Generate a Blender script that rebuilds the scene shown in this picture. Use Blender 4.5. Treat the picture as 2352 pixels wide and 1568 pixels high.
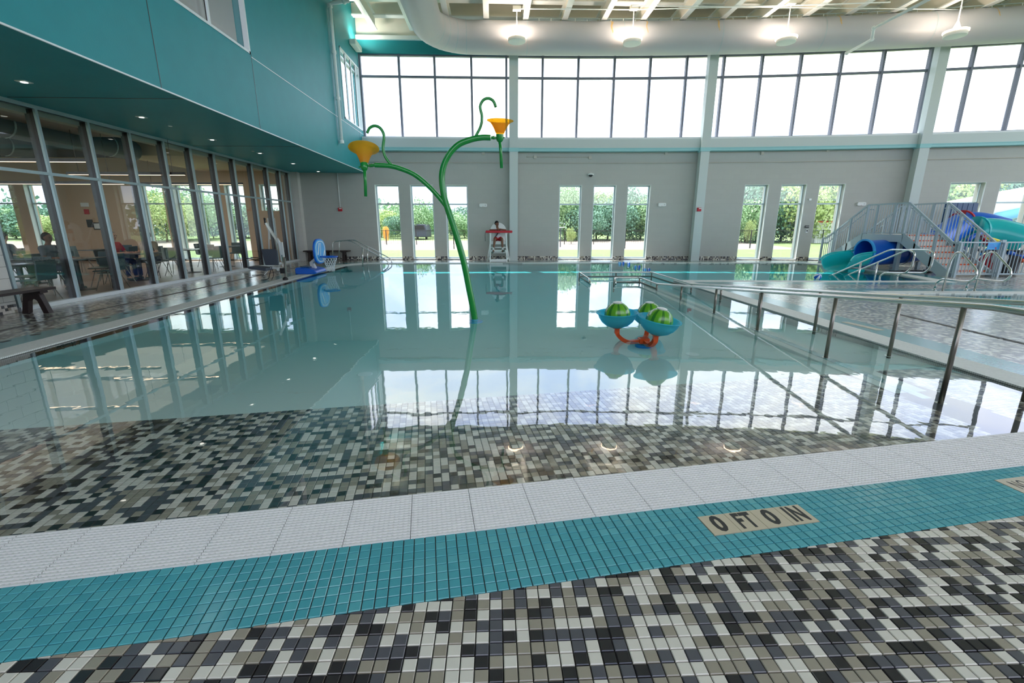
import bpy, bmesh, math, random
from mathutils import Vector, Matrix
from mathutils.geometry import tessellate_polygon
for _o in list(bpy.data.objects): bpy.data.objects.remove(_o, do_unlink=True)
SC = bpy.context.scene
COL = SC.collection
R = random.Random(7)
# ------------------------------------------------------------------ camera
FPX, PITCH, CAM_H = 1045.0, math.atan(267/1045.0), 1.5
YAW = math.atan(41/math.hypot(1045, 267))
cam = bpy.data.cameras.new('camera'); cam.sensor_width = 36; cam.lens = FPX/2352*36
cam.clip_start = 0.05; cam.clip_end = 600
camo = bpy.data.objects.new('camera', cam); COL.objects.link(camo)
camo.location = (0, 0, CAM_H); camo.rotation_euler = (math.pi/2-PITCH, 0, -YAW)
SC.camera = camo
# ------------------------------------------------------------------ sky, sun, exposure
SC.view_settings.view_transform = 'Standard'; SC.view_settings.look = 'None'
SC.view_settings.gamma = 1; SC.view_settings.use_curve_mapping = False
SC.view_settings.exposure = 0.25
SC.cycles.max_bounces = 10; SC.cycles.transparent_max_bounces = 24
SC.cycles.diffuse_bounces = 5; SC.cycles.glossy_bounces = 5
SC.cycles.sample_clamp_indirect = 6; SC.cycles.caustics_reflective = False; SC.cycles.caustics_refractive = False
W = bpy.data.worlds.new('sky'); SC.world = W; W.use_nodes = True
nt = W.node_tree; nt.nodes.clear()
def N(t, k, **kw):
    n = t.nodes.new(k)
    for a, b in kw.items(): setattr(n, a, b)
    return n
out = N(nt, 'ShaderNodeOutputWorld'); bg = N(nt, 'ShaderNodeBackground')
tc = N(nt, 'ShaderNodeTexCoord'); mp = N(nt, 'ShaderNodeMapping'); mp.inputs['Scale'].default_value = (1, 1, 2.2)
nz = N(nt, 'ShaderNodeTexNoise'); nz.inputs['Scale'].default_value = 3.2; nz.inputs['Detail'].default_value = 8
nz.inputs['Distortion'].default_value = .6
cr = N(nt, 'ShaderNodeValToRGB')
cr.color_ramp.elements[0].position = .40; cr.color_ramp.elements[0].color = (.56, .66, .96, 1)
cr.color_ramp.elements[1].position = .60; cr.color_ramp.elements[1].color = (.97, .985, 1.0, 1)
nt.links.new(tc.outputs['Generated'], mp.inputs[0]); nt.links.new(mp.outputs[0], nz.inputs['Vector'])
nt.links.new(nz.outputs['Fac'], cr.inputs[0]); nt.links.new(cr.outputs[0], bg.inputs[0])
bg.inputs[1].default_value = 2.9
nt.links.new(bg.outputs[0], out.inputs[0])
def light(name, kind, energy, loc, rot=(0, 0, 0), color=(1, 1, 1), **kw):
    l = bpy.data.lights.new(name, kind); l.energy = energy; l.color = color
    for a, b in kw.items(): setattr(l, a, b)
    o = bpy.data.objects.new(name, l); COL.objects.link(o); o.location = loc; o.rotation_euler = rot
    return o
sun = light('sun', 'SUN', 10.0, (0, 0, 30), color=(1, .96, .88), angle=math.radians(.6))
sun.rotation_euler = Vector((.31, -1, -2.35)).to_track_quat('-Z', 'Y').to_euler()

# ------------------------------------------------------------------ surveying: a pixel's sight line met with a real plane
def ray(x, y):
    dx = x-1176; dy = 784-y; c, s = math.cos(PITCH), math.sin(PITCH)
    fy = FPX*c+dy*s; z = -FPX*s+dy*c; c, s = math.cos(YAW), math.sin(YAW)
    return (dx*c+fy*s, fy*c-dx*s, z)
def gz(x, y, z=0.0):
    r = ray(x, y); t = (z-CAM_H)/r[2]; return Vector((r[0]*t, r[1]*t, z))
def gx(x, y, X):
    r = ray(x, y); t = X/r[0]; return Vector((X, r[1]*t, CAM_H+r[2]*t))
def gy(x, y, Y):
    r = ray(x, y); t = Y/r[1]; return Vector((r[0]*t, Y, CAM_H+r[2]*t))
def wall_y(X): return 20.7-.006*max(0, X-.8)**2
def wx(px, py=424):
    Y = 20.7
    for _ in range(25): X = gy(px, py, Y).x; Y = wall_y(X)
    return X
# ------------------------------------------------------------------ materials
def lin(c):
    return tuple((v/12.92 if v <= .04045 else ((v+.055)/1.055)**2.4) for v in [k/255 for k in c])+(1,)
MATS = {}
def mat(name, rgb, rough=.5, metal=0.0, spec=.5, var=0.0, vscale=8, bump=0.0, bscale=60, trans=0.0, emit=None, es=1.0, alpha=None, coat=0):
    if name in MATS: return MATS[name]
    m = bpy.data.materials.new(name); m.use_nodes = True; t = m.node_tree; b = t.nodes['Principled BSDF']
    b.inputs['Base Color'].default_value = lin(rgb); b.inputs['Roughness'].default_value = rough
    b.inputs['Metallic'].default_value = metal; b.inputs['Specular IOR Level'].default_value = spec
    if coat: b.inputs['Coat Weight'].default_value = coat; b.inputs['Coat Roughness'].default_value = .05
    g = N(t, 'ShaderNodeNewGeometry')
    if var:
        n = N(t, 'ShaderNodeTexNoise'); n.inputs['Scale'].default_value = vscale; n.inputs['Detail'].default_value = 6
        t.links.new(g.outputs['Position'], n.inputs['Vector'])
        x = N(t, 'ShaderNodeMix', data_type='RGBA', blend_type='MIX')
        c = lin(rgb); x.inputs[6].default_value = tuple(v*(1-var) for v in c[:3])+(1,); x.inputs[7].default_value = tuple(min(1, v*(1+var)) for v in c[:3])+(1,)
        t.links.new(n.outputs['Fac'], x.inputs[0]); t.links.new(x.outputs[2], b.inputs['Base Color'])
    if bump:
        n = N(t, 'ShaderNodeTexNoise'); n.inputs['Scale'].default_value = bscale
        t.links.new(g.outputs['Position'], n.inputs['Vector'])
        p = N(t, 'ShaderNodeBump'); p.inputs['Strength'].default_value = bump; p.inputs['Distance'].default_value = .01
        t.links.new(n.outputs['Fac'], p.inputs['Height']); t.links.new(p.outputs[0], b.inputs['Normal'])
    if emit: b.inputs['Emission Color'].default_value = lin(emit); b.inputs['Emission Strength'].default_value = es
    if trans: b.inputs['Subsurface Weight'].default_value = 0
    MATS[name] = m; return m
def sheen(name, tint=(1, 1, 1), f0=.04, power=5, rough=0.0, bump=0.0, bscale=1.2, volume=None, gain=1.0, dens=1.0):
    """clear sheet: what lies behind it plus a mirror image that grows towards grazing angles"""
    m = bpy.data.materials.new(name); m.use_nodes = True; t = m.node_tree; t.nodes.clear()
    o = N(t, 'ShaderNodeOutputMaterial'); tr = N(t, 'ShaderNodeBsdfTransparent'); gl = N(t, 'ShaderNodeBsdfGlossy')
    tr.inputs[0].default_value = (*tint, 1); gl.inputs['Roughness'].default_value = rough
    lw = N(t, 'ShaderNodeLayerWeight'); lw.inputs['Blend'].default_value = .5
    pw = N(t, 'ShaderNodeMath', operation='POWER'); pw.inputs[1].default_value = power
    ma = N(t, 'ShaderNodeMath', operation='MULTIPLY_ADD'); ma.inputs[1].default_value = (1-f0)*gain; ma.inputs[2].default_value = f0
    mx = N(t, 'ShaderNodeMixShader')
    t.links.new(lw.outputs['Facing'], pw.inputs[0]); t.links.new(pw.outputs[0], ma.inputs[0]); t.links.new(ma.outputs[0], mx.inputs[0])
    t.links.new(tr.outputs[0], mx.inputs[1]); t.links.new(gl.outputs[0], mx.inputs[2]); t.links.new(mx.outputs[0], o.inputs[0])
    if bump:
        g = N(t, 'ShaderNodeNewGeometry'); n = N(t, 'ShaderNodeTexNoise'); n.inputs['Scale'].default_value = bscale; n.inputs['Detail'].default_value = 3
        p = N(t, 'ShaderNodeBump'); p.inputs['Strength'].default_value = bump; p.inputs['Distance'].default_value = .02
        t.links.new(g.outputs['Position'], n.inputs['Vector']); t.links.new(n.outputs['Fac'], p.inputs['Height'])
        t.links.new(p.outputs[0], gl.inputs['Normal'])
    if volume:
        v = N(t, 'ShaderNodeVolumeAbsorption'); v.inputs['Color'].default_value = (*volume, 1); v.inputs['Density'].default_value = dens
        t.links.new(v.outputs[0], o.inputs['Volume'])
    MATS[name] = m; return m
def thin(name, rgb, a=.5, rough=.25):
    """tinted translucent plastic"""
    m = bpy.data.materials.new(name); m.use_nodes = True; t = m.node_tree; b = t.nodes['Principled BSDF']; o = t.nodes['Material Output']
    b.inputs['Base Color'].default_value = lin(rgb); b.inputs['Roughness'].default_value = rough
    tl = N(t, 'ShaderNodeBsdfTranslucent'); tl.inputs[0].default_value = lin(rgb)
    mx = N(t, 'ShaderNodeMixShader'); mx.inputs[0].default_value = .5
    tr = N(t, 'ShaderNodeBsdfTransparent'); tr.inputs[0].default_value = lin(rgb)
    m2 = N(t, 'ShaderNodeMixShader'); m2.inputs[0].default_value = a
    t.links.new(b.outputs[0], mx.inputs[1]); t.links.new(tl.outputs[0], mx.inputs[2])
    t.links.new(tr.outputs[0], m2.inputs[1]); t.links.new(mx.outputs[0], m2.inputs[2]); t.links.new(m2.outputs[0], o.inputs[0])
    MATS[name] = m; return m
def gridmat(name, colors, pitch=.0508, joint=.045, jcol=(90, 86, 80), rough=.25, rot=0.0, stripe=False, vertical=False, spec=.5, coat=0.0):
    """small tiles too far off to tell apart: a random colour per cell, darker joints"""
    m = bpy.data.materials.new(name); m.use_nodes = True; t = m.node_tree; b = t.nodes['Principled BSDF']
    b.inputs['Roughness'].default_value = rough; b.inputs['Specular IOR Level'].default_value = spec; b.inputs['Coat Weight'].default_value = coat; b.inputs['Coat Roughness'].default_value = .24; b.inputs['Coat IOR'].default_value = 1.6
    g = N(t, 'ShaderNodeNewGeometry'); mp = N(t, 'ShaderNodeMapping'); mp.inputs['Rotation'].default_value = (0, 0, -rot)
    sc = 1/pitch; mp.inputs['Scale'].default_value = (sc, sc, sc)
    t.links.new(g.outputs['Position'], mp.inputs[0])
    fl = N(t, 'ShaderNodeVectorMath', operation='FLOOR'); fr = N(t, 'ShaderNodeVectorMath', operation='FRACTION')
    ad = N(t, 'ShaderNodeVectorMath', operation='ADD'); ad.inputs[1].default_value = (.013, .017, .011)
    t.links.new(mp.outputs[0], ad.inputs[0])
    if vertical:
        # cells counted along x and z
        sx = N(t, 'ShaderNodeSeparateXYZ'); cx = N(t, 'ShaderNodeCombineXYZ'); t.links.new(ad.outputs[0], sx.inputs[0])
        t.links.new(sx.outputs[0], cx.inputs[0]); t.links.new(sx.outputs[2], cx.inputs[1]); src = cx.outputs[0]
    else:
        sx = N(t, 'ShaderNodeSeparateXYZ'); cx = N(t, 'ShaderNodeCombineXYZ'); t.links.new(ad.outputs[0], sx.inputs[0])
        t.links.new(sx.outputs[0], cx.inputs[0]); t.links.new(sx.outputs[1], cx.inputs[1]); src = cx.outputs[0]
    t.links.new(src, fl.inputs[0]); t.links.new(src, fr.inputs[0])
    wn = N(t, 'ShaderNodeTexWhiteNoise', noise_dimensions='2D'); t.links.new(fl.outputs[0], wn.inputs[0])
    rp = N(t, 'ShaderNodeValToRGB'); rp.color_ramp.interpolation = 'CONSTANT'
    els = rp.color_ramp.elements
    acc = 0
    for i, (w, c) in enumerate(colors):
        e = els[i] if i < 2 else els.new(acc)
        e.position = acc; e.color = lin(c); acc += w
    t.links.new(wn.outputs['Value'], rp.inputs[0])
    s2 = N(t, 'ShaderNodeSeparateXYZ'); t.links.new(fr.outputs[0], s2.inputs[0])
    def near(o):
        a = N(t, 'ShaderNodeMath', operation='LESS_THAN'); a.inputs[1].default_value = joint; t.links.new(o, a.inputs[0]); return a.outputs[0]
    mx = N(t, 'ShaderNodeMath', operation='MAXIMUM'); t.links.new(near(s2.outputs[0]), mx.inputs[0])
    if stripe: mx.inputs[0].default_value = 0; t.links.remove(mx.inputs[0].links[0])
    t.links.new(near(s2.outputs[1]), mx.inputs[1])
    cm = N(t, 'ShaderNodeMix', data_type='RGBA'); cm.inputs[7].default_value = lin(jcol)
    t.links.new(mx.outputs[0], cm.inputs[0]); t.links.new(rp.outputs[0], cm.inputs[6]); t.links.new(cm.outputs[2], b.inputs['Base Color'])
    MATS[name] = m; return m
def blockmat(name, rgb, bw=.4, bh=.2, rough=.6):
    m = bpy.data.materials.new(name); m.use_nodes = True; t = m.node_tree; b = t.nodes['Principled BSDF']; b.inputs['Roughness'].default_value = rough
    g = N(t, 'ShaderNodeNewGeometry'); s = N(t, 'ShaderNodeSeparateXYZ'); c = N(t, 'ShaderNodeCombineXYZ')
    a = N(t, 'ShaderNodeMath', operation='ADD')
    t.links.new(g.outputs['Position'], s.inputs[0]); t.links.new(s.outputs[0], a.inputs[0]); t.links.new(s.outputs[1], a.inputs[1])
    t.links.new(a.outputs[0], c.inputs[0]); t.links.new(s.outputs[2], c.inputs[1])
    k = N(t, 'ShaderNodeTexBrick'); k.inputs['Scale'].default_value = 1; k.inputs['Brick Width'].default_value = bw; k.inputs['Row Height'].default_value = bh
    k.inputs['Mortar Size'].default_value = .006; k.inputs['Mortar Smooth'].default_value = .3
    q = lin(rgb); k.inputs['Color1'].default_value = q; k.inputs['Color2'].default_value = tuple(v*.97 for v in q[:3])+(1,); k.inputs['Mortar'].default_value = tuple(v*.94 for v in q[:3])+(1,)
    t.links.new(c.outputs[0], k.inputs['Vector']); t.links.new(k.outputs['Color'], b.inputs['Base Color'])
    p = N(t, 'ShaderNodeBump'); p.inputs['Strength'].default_value = .25; p.inputs['Distance'].default_value = .004; p.invert = True
    t.links.new(k.outputs['Fac'], p.inputs['Height']); t.links.new(p.outputs[0], b.inputs['Normal'])
    MATS[name] = m; return m

# ------------------------------------------------------------------ mesh building
class MB:
    def __init__(s): s.v = []; s.f = []; s.m = []; s.mi = 0
    def add(s, vs, fs):
        b = len(s.v); s.v += [tuple(p) for p in vs]
        for f in fs: s.f.append(tuple(b+i for i in f)); s.m.append(s.mi)
        return s
    def hexa(s, p): # 8 points: bottom ring then top ring
        return s.add(p, [(3, 2, 1, 0), (4, 5, 6, 7), (0, 1, 5, 4), (1, 2, 6, 5), (2, 3, 7, 6), (3, 0, 4, 7)])
    def box(s, x0, x1, y0, y1, z0, z1):
        return s.hexa([(x0, y0, z0), (x1, y0, z0), (x1, y1, z0), (x0, y1, z0), (x0, y0, z1), (x1, y0, z1), (x1, y1, z1), (x0, y1, z1)])
    def bar(s, a, b, w, h=None, up=(0, 0, 1)):
        a = Vector(a); b = Vector(b); h = h or w; d = (b-a).normalized(); u = Vector(up)
        if abs(d.dot(u)) > .98: u = Vector((0, 1, 0))
        r = d.cross(u).normalized()*w/2; q = r.cross(d).normalized()*h/2
        return s.hexa([a-r-q, a+r-q, b+r-q, b-r-q, a-r+q, a+r+q, b+r+q, b-r+q])
    def prism(s, poly, z0, z1):
        n = len(poly); vs = [(p[0], p[1], z0) for p in poly]+[(p[0], p[1], z1) for p in poly]
        return s.add(vs, [tuple(range(n))[::-1], tuple(range(n, 2*n))]+[(i, (i+1) % n, n+(i+1) % n, n+i) for i in range(n)])
    def plate(s, poly, ax, a0, a1):
        """outline in a plane, given thickness along axis ax (0=x,1=y); poly holds the two other coordinates"""
        n = len(poly)
        def P(p, a): return (a, p[0], p[1]) if ax == 0 else (p[0], a, p[1])
        vs = [P(p, a0) for p in poly]+[P(p, a1) for p in poly]
        return s.add(vs, [tuple(range(n)), tuple(range(n, 2*n))[::-1]]+[(i, n+i, n+(i+1) % n, (i+1) % n) for i in range(n)])
    def holed(s, outer, holes, z0, z1):
        loops = [outer]+holes; allp = [Vector((p[0], p[1], 0)) for l in loops for p in l]
        tr = tessellate_polygon([[Vector((p[0], p[1], 0)) for p in l] for l in loops]); n = len(allp)
        vs = [(p.x, p.y, z0) for p in allp]+[(p.x, p.y, z1) for p in allp]; fs = []
        for t in tr:
            a, b, c = [allp[i] for i in t]
            if (b-a).cross(c-a).z < 0: t = (t[0], t[2], t[1])
            fs.append((n+t[0], n+t[1], n+t[2])); fs.append((t[2], t[1], t[0]))
        k = 0
        for l in loops:
            for i in range(len(l)): j = (i+1) % len(l); fs.append((k+i, k+j, n+k+j, n+k+i))
            k += len(l)
        return s.add(vs, fs)
    def tube(s, pts, r, n=10, caps=True, closed=False):
        pts = [Vector(p) for p in pts]; m = len(pts); rr = r if isinstance(r, (list, tuple)) else [r]*m
        rings = []; prev = None
        for i, p in enumerate(pts):
            if closed: d = (pts[(i+1) % m]-pts[i-1]).normalized()
            else: d = (pts[min(i+1, m-1)]-pts[max(i-1, 0)]).normalized()
            if prev is None:
                u = Vector((0, 0, 1)) if abs(d.z) < .9 else Vector((1, 0, 0)); u = (u-d*u.dot(d)).normalized()
            else: u = (prev-d*prev.dot(d)).normalized()
            prev = u; w = d.cross(u)
            rings.append([p+(u*math.cos(a)+w*math.sin(a))*rr[i] for a in [2*math.pi*k/n for k in range(n)]])
        vs = [q for g in rings for q in g]; fs = []
        for i in range(m if closed else m-1):
            j = (i+1) % m
            for k in range(n): fs.append((i*n+k, i*n+(k+1) % n, j*n+(k+1) % n, j*n+k))
        if caps and not closed: fs += [tuple(range(n))[::-1], tuple(range((m-1)*n, m*n))]
        return s.add(vs, fs)
    def lathe(s, prof, c=(0, 0, 0), n=24, axis=(0, 0, 1)):
        A = Vector(axis).normalized(); u = Vector((1, 0, 0)) if abs(A.x) < .9 else Vector((0, 1, 0)); u = (u-A*u.dot(A)).normalized(); w = A.cross(u); c = Vector(c)
        vs = []; fs = []
        for (r, z) in prof: vs += [c+A*z+(u*math.cos(2*math.pi*k/n)+w*math.sin(2*math.pi*k/n))*max(r, 1e-4) for k in range(n)]
        for i in range(len(prof)-1):
            for k in range(n): fs.append((i*n+k, i*n+(k+1) % n, (i+1)*n+(k+1) % n, (i+1)*n+k))
        fs += [tuple(range(n))[::-1], tuple(range((len(prof)-1)*n, len(prof)*n))]
        return s.add(vs, fs)
    def ball(s, c, r, n=14, k=8, sc=(1, 1, 1)):
        prof = [(math.sin(math.pi*i/k), -math.cos(math.pi*i/k)) for i in range(k+1)]; b = len(s.v)
        s.lathe([(p[0], p[1]) for p in prof], (0, 0, 0), n)
        for i in range(b, len(s.v)): p = s.v[i]; s.v[i] = (c[0]+p[0]*r*sc[0], c[1]+p[1]*r*sc[1], c[2]+p[2]*r*sc[2])
        return s
    def xf(s, M):
        s.v = [tuple(M @ Vector(p)) for p in s.v]; return s
    def build(s, name, m, parent=None, smooth=False, bevel=0, label=None):
        me = bpy.data.meshes.new(name); me.from_pydata(s.v, [], s.f)
        ms = m if isinstance(m, (list, tuple)) else [m]
        for x in ms: me.materials.append(MATS[x] if isinstance(x, str) else x)
        if len(ms) > 1: me.polygons.foreach_set('material_index', s.m)
        if smooth: me.polygons.foreach_set('use_smooth', [True]*len(me.polygons))
        me.update()
        o = bpy.data.objects.new(name, me); COL.objects.link(o)
        if parent: o.parent = parent
        if smooth == 'auto':
            for p in me.polygons: p.use_smooth = True
            try: me.set_sharp_from_angle(angle=math.radians(38))
            except Exception: pass
        if bevel:
            b = o.modifiers.new('bevel', 'BEVEL'); b.width = bevel; b.segments = 2; b.limit_method = 'ANGLE'
        if label: o['label'] = label
        return o
def tag(o, label=None, cat=None, group=None, kind=None):
    if label: o['label'] = label
    if cat: o['category'] = cat
    if group: o['group'] = group
    if kind: o['kind'] = kind
    return o
def empty(name, loc=(0, 0, 0), label=None, cat=None, group=None, kind=None, rz=0):
    o = bpy.data.objects.new(name, None); COL.objects.link(o); o.location = loc; o.rotation_euler = (0, 0, rz); o.empty_display_size = .1
    return tag(o, label, cat, group, kind)
def base(o, loc):
    """move a thing's origin Empty to its base and keep its parts where they are"""
    loc = Vector(loc); o.location = loc
    for c in o.children: c.location = c.location-loc
    return o
def kids(o): return [c for c in bpy.data.objects if c.parent == o]
def copy_tree(o, parent=None, loc=None, rz=None, label=None):
    c = o.copy(); COL.objects.link(c); c.parent = parent
    for ch in kids(o): copy_tree(ch, c)
    if loc is not None: c.location = loc
    if rz is not None: c.rotation_euler = (0, 0, rz)
    if label: c['label'] = label
    return c
KIDS = {}
def sub(child, part):
    child.parent = part; return child
def arc(c, r, a0, a1, n=10, plane='xz'):
    o = []
    for i in range(n+1):
        a = a0+(a1-a0)*i/n; p, q = r*math.cos(a), r*math.sin(a)
        o.append(Vector((c[0]+p, c[1], c[2]+q)) if plane == 'xz' else Vector((c[0], c[1]+p, c[2]+q)) if plane == 'yz' else Vector((c[0]+p, c[1]+q, c[2])))
    return o
def rounded(pts, r, n=5):
    """polyline with its corners rounded"""
    pts = [Vector(p) for p in pts]; o = [pts[0]]
    for i in range(1, len(pts)-1):
        a, b, c = pts[i-1], pts[i], pts[i+1]; d1 = (a-b); d2 = (c-b); rr = min(r, d1.length*.45, d2.length*.45)
        p = b+d1.normalized()*rr; q = b+d2.normalized()*rr
        for k in range(n+1):
            t = k/n; o.append((1-t)**2*p+2*t*(1-t)*b+t*t*q)
    o.append(pts[-1]); return o
def spline(pts, n=8):
    pts = [Vector(p) for p in pts]; P = [pts[0]*2-pts[1]]+pts+[pts[-1]*2-pts[-2]]; o = []
    for i in range(1, len(P)-2):
        a, b, c, d = P[i-1:i+3]
        for k in range(n):
            t = k/n; o.append(.5*((2*b)+(c-a)*t+(2*a-5*b+4*c-d)*t*t+(3*b-a-3*c+d)*t**3))
    o.append(pts[-1]); return o
def text(name, s, size, loc, rot, m, parent=None, sx=1.0, ext=.001, label=None, thick=0.0, align='CENTER'):
    c = bpy.data.curves.new(name, 'FONT'); c.body = s; c.size = size; c.extrude = ext; c.align_x = align; c.align_y = 'CENTER'; c.offset = thick; c.space_character = 1.12; c.resolution_u = 3
    t_ = bpy.data.objects.new('t', c); COL.objects.link(t_); me = bpy.data.meshes.new_from_object(t_); bpy.data.objects.remove(t_); me.materials.clear(); me.materials.append(MATS[m])
    o = bpy.data.objects.new(name, me); COL.objects.link(o); o.location = loc; o.rotation_euler = rot; o.scale = (sx, 1, 1)
    if parent: o.parent = parent
    if label: o['label'] = label
    return o

mat('teal_paint', (22, 142, 150), .55, var=.10, vscale=2.2, bump=.25, bscale=40)
mat('wall_beige', (196, 190, 178), .6)
blockmat('block_wall', (184, 186, 180))
blockmat('block_white', (214, 212, 205))
mat('white_steel', (240, 244, 242), .4)
mat('cream_steel', (240, 236, 224), .45)
mat('beam_grey', (196, 208, 206), .45)
mat('flange_blue', (150, 205, 208), .45)
mat('ceiling_deck', (238, 242, 228), .6)
mat('duct_white', (188, 188, 192), .45, var=.03, vscale=1.5)
mat('rust', (214, 178, 120), .7)
mat('frame_grey', (172, 190, 194), .35, metal=.3); mat('mullion_slate', (112, 118, 134), .45)
mat('frame_white', (226, 232, 234), .35)
mat('frame_dark', (44, 34, 30), .3)
mat('grout', (62, 60, 58), .8)
mat('tile_cream', (216, 208, 198), .16, var=.03, vscale=30)
mat('tile_taupe', (156, 146, 132), .16, var=.05, vscale=30)
mat('tile_slate', (90, 88, 94), .16, var=.06, vscale=30)
mat('tile_black', (52, 48, 50), .14, var=.08, vscale=30)
mat('tile_teal', (80, 158, 170), .12, var=.07, vscale=14)
mat('tile_teal_light', (90, 166, 176), .12, var=.07, vscale=14)
mat('sign_tile', (196, 182, 158), .3)
mat('black_ink', (28, 28, 30), .5)
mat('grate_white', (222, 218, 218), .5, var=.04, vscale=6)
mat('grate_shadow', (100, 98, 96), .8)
mat('plaster', (216, 228, 224), .7, var=.03, vscale=1.0)
MOS = [(.30, (222, 220, 208)), (.27, (158, 152, 138)), (.25, (98, 98, 102)), (.18, (56, 50, 52))]
gridmat('mosaic_far', MOS, rough=.2, coat=.7)
gridmat('mosaic_up', MOS, rough=.25, vertical=True)
gridmat('teal_far', [(.5, (64, 146, 152)), (.5, (74, 154, 158))], rough=.2, jcol=(50, 100, 105), coat=.5)
gridmat('teal_rot', [(.5, (44, 140, 144)), (.5, (58, 150, 152))], rough=.15, jcol=(40, 60, 62), rot=math.radians(8.35))
gridmat('coping_y', [(.5, (228, 228, 224)), (.5, (222, 222, 218))], pitch=.022, joint=.22, jcol=(170, 170, 168), rough=.5, stripe=True)
mat('steel', (215, 214, 210), .22, metal=1.0)
mat('steel_dark', (128, 122, 114), .3, metal=.8)
mat('bench_brown', (44, 30, 30), .45, bump=.1)
mat('green_paint', (16, 136, 50), .25, coat=.3)
mat('orange_paint', (214, 78, 20), .3)
thin('yellow_plastic', (255, 212, 78), .48)
thin('cyan_plastic', (110, 225, 245), .55)
mat('melon_green', (96, 164, 30), .3, coat=.4)
mat('melon_dark', (40, 112, 22), .3, coat=.4)
mat('melon_white', (225, 225, 225), .3)
mat('blue_plastic', (14, 96, 205), .3)
mat('blue_dark', (8, 66, 112), .35)
mat('sky_blue', (60, 165, 235), .3)
mat('teal_plastic', (26, 186, 190), .25)
mat('red_vinyl', (190, 20, 40), .45)
mat('yellow_foam', (240, 215, 40), .6)
mat('grey_plastic', (205, 208, 208), .4)
mat('charcoal', (66, 72, 84), .6)
mat('black_plastic', (26, 26, 28), .5)
mat('white_plastic', (232, 236, 234), .4)
mat('net_white', (235, 240, 242), .7)
mat('rail_paint', (168, 184, 192), .4)
mat('tread_cream', (214, 205, 198), .6)
mat('nosing_orange', (225, 86, 30), .6)
mat('skin_brown', (122, 82, 62), .6); mat('skin_light', (206, 160, 135), .6)
mat('hair_black', (22, 18, 18), .8); mat('hair_grey', (150, 140, 130), .8)
mat('shirt_white', (214, 214, 220), .8); mat('shorts_red', (180, 20, 36), .8); mat('sock_white', (225, 225, 222), .8); mat('shoe_grey', (84, 100, 92), .7)
mat('shirt_grey', (90, 100, 108), .8); mat('shirt_red', (190, 40, 50), .8); mat('shirt_olive', (150, 135, 110), .8); mat('denim', (60, 66, 84), .8)
mat('room_wall', (205, 176, 148), .7); mat('room_ceiling', (34, 30, 30), .8); mat('room_floor', (150, 128, 112), .35, var=.12, vscale=2)
mat('lamp_strip', (255, 220, 190), .5, emit=(255, 214, 180), es=4.0)
mat('lamp_red', (255, 90, 90), .5, emit=(255, 100, 95), es=1.6)
mat('lamp_warm', (255, 225, 195), .5, emit=(255, 214, 175), es=9.0)
mat('lamp_cool', (255, 255, 250), .5, emit=(255, 250, 240), es=3.0)
mat('table_top', (96, 100, 100), .25)
mat('chair_teal', (60, 84, 84), .4)
mat('lawn', (104, 124, 72), .9, var=.2, vscale=.6); mat('dirt', (144, 132, 120), .9, var=.06, vscale=.3)
mat('bark', (90, 78, 66), .9)
for k, c in (('leaf_mid', (146, 180, 132)), ('leaf_dark', (112, 152, 128)), ('leaf_lime', (178, 196, 128)), ('leaf_orange', (240, 190, 90))): mat(k, c, .8)
sheen('pane_clear', (.97, .985, .98), f0=.06, gain=.9)
sheen('pane_big', (.86, .90, .89), f0=.06, gain=.5)
sheen('water', (1, 1, 1), f0=.04, gain=.76, power=2.6, bump=.05, bscale=2.4, volume=(.14, .90, .96), dens=.95)
# ================================================================== GROUND, POOLS, DECK
ANG = math.radians(8.35); UX, UY = math.cos(ANG), math.sin(ANG); O0 = Vector((-2.477, 2.054, 0))
def uv(u, v, z=0.0): return Vector((O0.x+u*UX-v*UY, O0.y+u*UY+v*UX, z))
def to_uv(x, y): dx, dy = x-O0.x, y-O0.y; return dx*UX+dy*UY, -dx*UY+dy*UX
def line_y(x, v): return O0.y+v*UX+(x-O0.x+v*UY)*math.tan(ANG)      # y on the line v = const
def far_y(x): return 18.87-.0035*max(0, x-.8)**2
POOL = [(-5.78, line_y(-5.78, 0)), (5.04, line_y(5.04, 0)), (5.04, 12.72), (9.4, 12.40), (12.2, 12.25), (12.75, 14.2), (12.9, 17.4), (12.6, far_y(12.6)), (9, far_y(9)), (5, far_y(5)), (-5.2, 18.87), (-5.78, 18.1)]
POOL2 = [(9.95, 7.75), (13.2, 7.5), (13.6, 9.65), (9.25, 9.93)]
def offset(poly, d):
    n = len(poly); o = []
    for i in range(n):
        a, b, c = Vector(poly[i-1]), Vector(poly[i]), Vector(poly[(i+1) % n])
        e1, e2 = (b-a).normalized(), (c-b).normalized(); n1, n2 = Vector((e1.y, -e1.x)), Vector((e2.y, -e2.x))
        k = (n1+n2); k = k/(max(.3, k.dot(n1))); o.append((b.x+k.x*d, b.y+k.y*d))
    return o
ground = MB().prism([(-150, 21.3), (150, 21.3), (150, 32), (-150, 32)], -.9, -.15)
ground.mi = 1; ground.prism([(-150, 32), (22, 32), (26, 52), (-150, 52)], -.9, -.15)
ground.mi = 0; ground.prism([(22, 32), (150, 32), (150, 52), (26, 52)], -.9, -.15); ground.prism([(-150, 52), (150, 52), (150, 220), (-150, 220)], -.9, -.15)
ground.prism([(-150, -60), (150, -60), (150, 21.3), (-150, 21.3)], -1.2, -.8)
tag(ground.build('ground', ['lawn', 'dirt']), 'mown lawn with a pale dirt strip beyond the windows', kind='structure')
floor = empty('floor', label='pool deck of mixed cream, taupe, slate and black mosaic tiles', kind='structure')
wl = [(x, wall_y(x)+.45) for x in (27, 24, 20, 16, 12, 8, 4, .8, -8.9)]
SLAB = [(-8.9, -6), (27, -6)]+wl
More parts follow.
